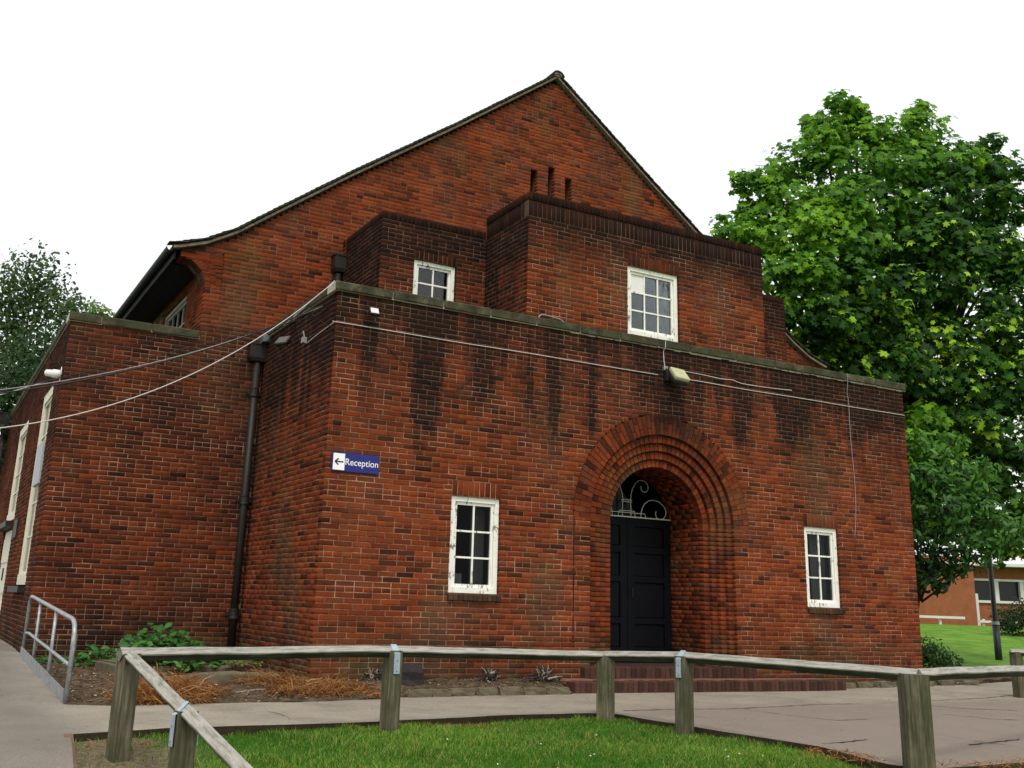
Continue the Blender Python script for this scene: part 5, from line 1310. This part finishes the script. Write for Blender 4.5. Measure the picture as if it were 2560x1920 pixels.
# ------------------------------------------------------------------ grass
poly = [(p[0], p[1]) for p in LAWN_E] + LAWN_W + [(12,-14.5),(12,-4.8)]
PX = np.array([p[0] for p in poly]); PY = np.array([p[1] for p in poly])
def inside(x, y):
    r_ = np.zeros(len(x), bool); n_ = len(PX); j = n_-1
    for i in range(n_):
        c_ = ((PY[i] > y) != (PY[j] > y)) & (x < (PX[j]-PX[i])*(y-PY[i])/(PY[j]-PY[i]+1e-12)+PX[i]); r_ ^= c_; j = i
    return r_
gx = rng.uniform(-3.1, 9, 900000); gy = rng.uniform(-9.5, -2.4, 900000)
ok = inside(gx, gy); gx, gy = gx[ok], gy[ok]
gz = np.array([lawn_z(a, b) for a, b in zip(gx[::1], gy[::1])]) if len(gx) < 1 else None
s_ = np.clip(-3.5-gy, 0, 4); wx = np.clip((1.5-gx)/3.5, .2, 1); gz = -.115+.03*np.clip((gx-7)/3,0,1)-s_*.15*wx-.062+.012*np.sin(gx*3.1)*np.sin(gy*2.7)
dd = np.stack([gx-CAM[0], gy-CAM[1], gz-CAM[2]], 1); dz_ = dd @ FW; pxx = PPX+FPX*(dd @ RT)/dz_; pyy = PPY-FPX*(dd @ UP)/dz_
ok = (dz_ > .5) & (pxx > -60) & (pxx < 2620) & (pyy < 2010) & (pyy > 1700)
# thin and bare near the left end and the right tip
edge_l = np.clip((gx+2.35+.25*np.sin(gy*4))/.7, 0, 1)*np.clip((-2.62-gy+.1*gx*0)/.12+.25, .3, 1); pat = .5+.5*np.sin(gx*4.3+1.7*np.sin(gy*3.1))*np.sin(gy*5.2+gx)
keep = rng.random(len(gx)) < np.clip(.06+.94*edge_l, 0, 1)*(.62+.38*pat)
keep &= rng.random(len(gx)) < np.where((gx > 2.2) & (gy > -5.9), .55, 1)
bare = np.zeros(len(gx), bool)
for bx0, by0, br in ((.25,-3.05,.10),(-.9,-3.5,.14),(.9,-4.6,.16),(1.5,-3.3,.10),(-1.4,-4.2,.18),(1.9,-5.0,.22),(-.2,-4.4,.1)): bare |= ((gx-bx0)**2+(gy-by0)**2 < (br*(.7+.5*np.sin(7*np.arctan2(gy-by0,gx-bx0))))**2) & (rng.random(len(gx)) < .75)
keep &= ~bare
ok &= keep; gx, gy, gz = gx[ok][:150000], gy[ok][:150000], gz[ok][:150000]; n_ = len(gx)
hh = rng.uniform(.016,.042,n_)*(.65+.6*pat[ok][:150000]); an = rng.uniform(0,6.283,n_); wd = rng.uniform(.0016,.0034,n_); tuft = np.zeros(n_)
for _ in range(130):
    tx_, ty_ = rng.uniform(-2.2,2.6), rng.uniform(-7,-2.5); tuft = np.maximum(tuft, np.exp(-((gx-tx_)**2+(gy-ty_)**2)/(2*rng.uniform(.02,.06)**2)))
hh = hh*(1+1.25*tuft)+.018*np.clip(1-np.abs(gy+2.75)/.12,0,1)*(rng.random(n_) < .25); ln = rng.normal(0,.5,(n_,2))*hh[:,None]
bx_, by_ = np.cos(an)*wd, np.sin(an)*wd
V = np.zeros((n_,5,3)); V[:,0] = np.stack([gx-bx_,gy-by_,gz],1); V[:,1] = np.stack([gx+bx_,gy+by_,gz],1)
V[:,2] = np.stack([gx+bx_*.8+ln[:,0]*.4,gy+by_*.8+ln[:,1]*.4,gz+hh*.6],1); V[:,3] = np.stack([gx-bx_*.8+ln[:,0]*.4,gy-by_*.8+ln[:,1]*.4,gz+hh*.6],1); V[:,4] = np.stack([gx+ln[:,0],gy+ln[:,1],gz+hh],1)
base = np.arange(n_)[:,None]*5
F = np.concatenate([base+np.array([[0,1,2]]), base+np.array([[0,2,3]]), base+np.array([[3,2,4]])], 0)
patb = .5+.5*np.sin(gx*1.9+2*np.sin(gy*1.3))*np.sin(gy*2.4); bid = np.clip(rng.beta(2,2.4,n_)*.75+.38*(patb-.3)-.12*tuft+(rng.random(n_) < .05)*.4, 0, .999)
stuff(tag(put(bpy.data.objects.new('grass', mesh_arrays('grass', V.reshape(-1,3), F, np.tile(bid,3), M_GRASS))), 'short bright green grass covering the lawn behind the fence', 'grass'))
print('grass', n_)
dz = MB()
for _ in range(16):
    x_, y_ = random.uniform(-1.8,2.2), random.uniform(-6,-2.9); z_ = lawn_z(x_, y_)+.04
    dz.poly([(x_+.0065*math.cos(a), y_+.0065*math.sin(a), z_+.003*math.sin(3*a)) for a in np.linspace(0,6.28,9)[:-1]], [tuple(range(8))])
stuff(tag(dz.build('daisies', M_SIGNW), 'tiny white daisies dotted over the lawn', 'flowers'))
V = []; F = []; B = []
for k in range(700):
    x_ = random.uniform(-6,13); y_ = random.choice((random.gauss(-.75,.35), random.uniform(-5,0.5)))
    if x_ < -2.6: y_ = random.uniform(-6,4)
    if (-2.6 < x_ < 2.3 and (y_ < -2.4 or y_ > -.65-.3*(x_ < .6))) or (2.3 <= x_ and (y_ < -2.6-(x_ > 2.4)*2.4 or y_ > -.62)): continue
    z_ = path_z(x_, y_)+.006; s_ = random.uniform(.005,.018); a = random.uniform(0,6.28); n2 = len(V)
    for i in range(4): V.append((x_+s_*math.cos(a+i*1.571)*(1 if i % 2 else .55), y_+s_*math.sin(a+i*1.571)*(1 if i % 2 else .55), z_+random.uniform(0,.4)*s_))
    F.append((n2,n2+1,n2+2,n2+3)); B.append(random.random())
stuff(tag(put(bpy.data.objects.new('path_litter', mesh_arrays('path_litter', np.array(V), np.array(F), np.array(B), M_LITTER))), 'scattered dry leaves and grit on the asphalt path', 'litter'))
ribbons('dry_grass', [(2.35,-5.2,-.14,.25,.35,.02,260,.08),(3.4,-5.75,-.16,.8,.12,.02,260,.08),(-2.5,-3.3,-.17,.25,.2,.01,120,.06),(.1,-2.85,-.16,.8,.08,.02,200,.06)], M_STRAW, .002, 'thin dead grass along the lawn edges', 'dry grass')

# ------------------------------------------------------------------ background to the right
rh = Vector((math.cos(YAW), -math.sin(YAW), 0)); fh = Vector((math.sin(YAW), math.cos(YAW), 0))
hbse = Vector(ray(2445, 1560, 40)); hz = .55
house = thing('school_block', (hbse.x, hbse.y, hz), 'low orange brick block with a white framed window band beyond the lawn', 'building')
def hbox(m, s0, s1, d0, d1, z0, z1):
    pts = []
    for z_ in (z0, z1):
        for s_, d_ in ((s0,d0),(s1,d0),(s1,d1),(s0,d1)): pts.append(Vector((hbse.x,hbse.y,0))+rh*s_+fh*d_+Vector((0,0,z_)))
    return m.hexa(pts)
hbox(MB(), -9, 0, 0, 6, hz-.6, 3.25).build('wall', M_HOUSEB, house)
hbox(MB(), 0, 8, .6, 6, hz-.6, 1.62).build('wall', M_HOUSEB, house); hbox(MB(), 0, 8, .6, 6, 2.45, 2.95).build('wall', M_HOUSEB, house)
hbox(MB(), -.02, 8, .75, 5.9, 1.6, 2.47).build('window_band', M_HOUSEG, house)
hbox(MB(), -9.2, 8.2, -.15, 6.2, 2.97, 3.08).build('roof', M_HOUSEW, house)
hbox(MB(), -9.2, .1, -.12, 6.1, 3.1, 3.3).build('parapet', M_HOUSEB, house)
for k in range(7):
    s_ = .05+k*1.02; fr_ = hbox(MB(), s_, s_+.16, .55, .7, 1.66, 2.41).build('mullion', M_HOUSEW, house)
hbox(MB(), 0, 8, .52, .72, 1.56, 1.655).build('window_sill', M_HOUSEW, house); hbox(MB(), 0, 8, .52, .72, 2.415, 2.50).build('window_head', M_HOUSEW, house)
for k in range(6): hbox(MB(), .215+k*1.02, 1.065+k*1.02, .73, .745, 1.66, 2.41).build('pane', M_HOUSEG, house)
hbox(MB(), .0, .25, .3, .59, hz-.3, 1.9).build('downpipe', M_HOUSEW, house)
hbox(MB(), -1.55, -1.05, -.04, -.005, 2.02, 2.22).build('name_plate', M_FLOOD, house)
wf = thing('white_rail', (hbse.x-3, hbse.y, hz), 'low white rail standing before the orange brick block', 'rail')
m = MB(); hbox(m, -5.5, -1.1, -1.3, -1.22, .90, .99); m.build('rail_bar', M_HOUSEW, wf); m = MB(); hbox(m, -.55, .9, -1.3, -1.22, .80, .88); m.build('rail_bar', M_HOUSEW, wf)
for s_ in (-5,-2.05,-.4,.6): hbox(MB(), s_, s_+.09, -1.21, -1.15, .3, .93).build('rail_post', M_HOUSEW, wf)
# hedge
hg = []
for k in range(16):
    q = ray(2510+k*22, 1535+random.uniform(-14,14), 33+random.uniform(0,1.2)); hg.append((tuple(q), (.45,.45,.42), 1.0, .35))
    q = ray(2510+k*22, 1560, 33); hg.append((tuple(q), (.4,.4,.4), .8, .25))
bb = ray(2600, 1585, 33); tree('clipped_hedge', (bb[0], bb[1], .3), 'dark clipped hedge in front of the window band', hg, 1800, .09, OVA, M_DARKLEAF, .04, None, 'hedge')
# lamp post
lpb = ray(2497, 1645, 25.5)
lpo = thing('lamp_post', (lpb[0], lpb[1], lpb[2]), 'dark green lamp post with a thicker base on the far grass', 'lamp post')
m = MB(); m.smooth = True; m.tube([(lpb[0],lpb[1],lpb[2]-.3),(lpb[0],lpb[1],lpb[2]+.78)], .085, 14); m.build('base', M_POSTDK, lpo)
m = MB(); m.smooth = True; m.tube([(lpb[0],lpb[1],lpb[2]+.78),(lpb[0],lpb[1],lpb[2]+.84),(lpb[0],lpb[1],lpb[2]+.85),(lpb[0],lpb[1],lpb[2]+5)], lambda f_: .085 if f_ < .3 else .06, 14); m.build('column', M_POSTDK, lpo)
MB().tube([(lpb[0],lpb[1],lpb[2]+.80),(lpb[0],lpb[1],lpb[2]+.88)], .092, 14).build('collar', M_GALV, lpo)
MB().bevbox(lpb[0]-.12, lpb[0]+.5, lpb[1]-.12, lpb[1]+.12, lpb[2]+4.98, lpb[2]+5.14, .04).build('lantern', M_POSTDK, lpo)
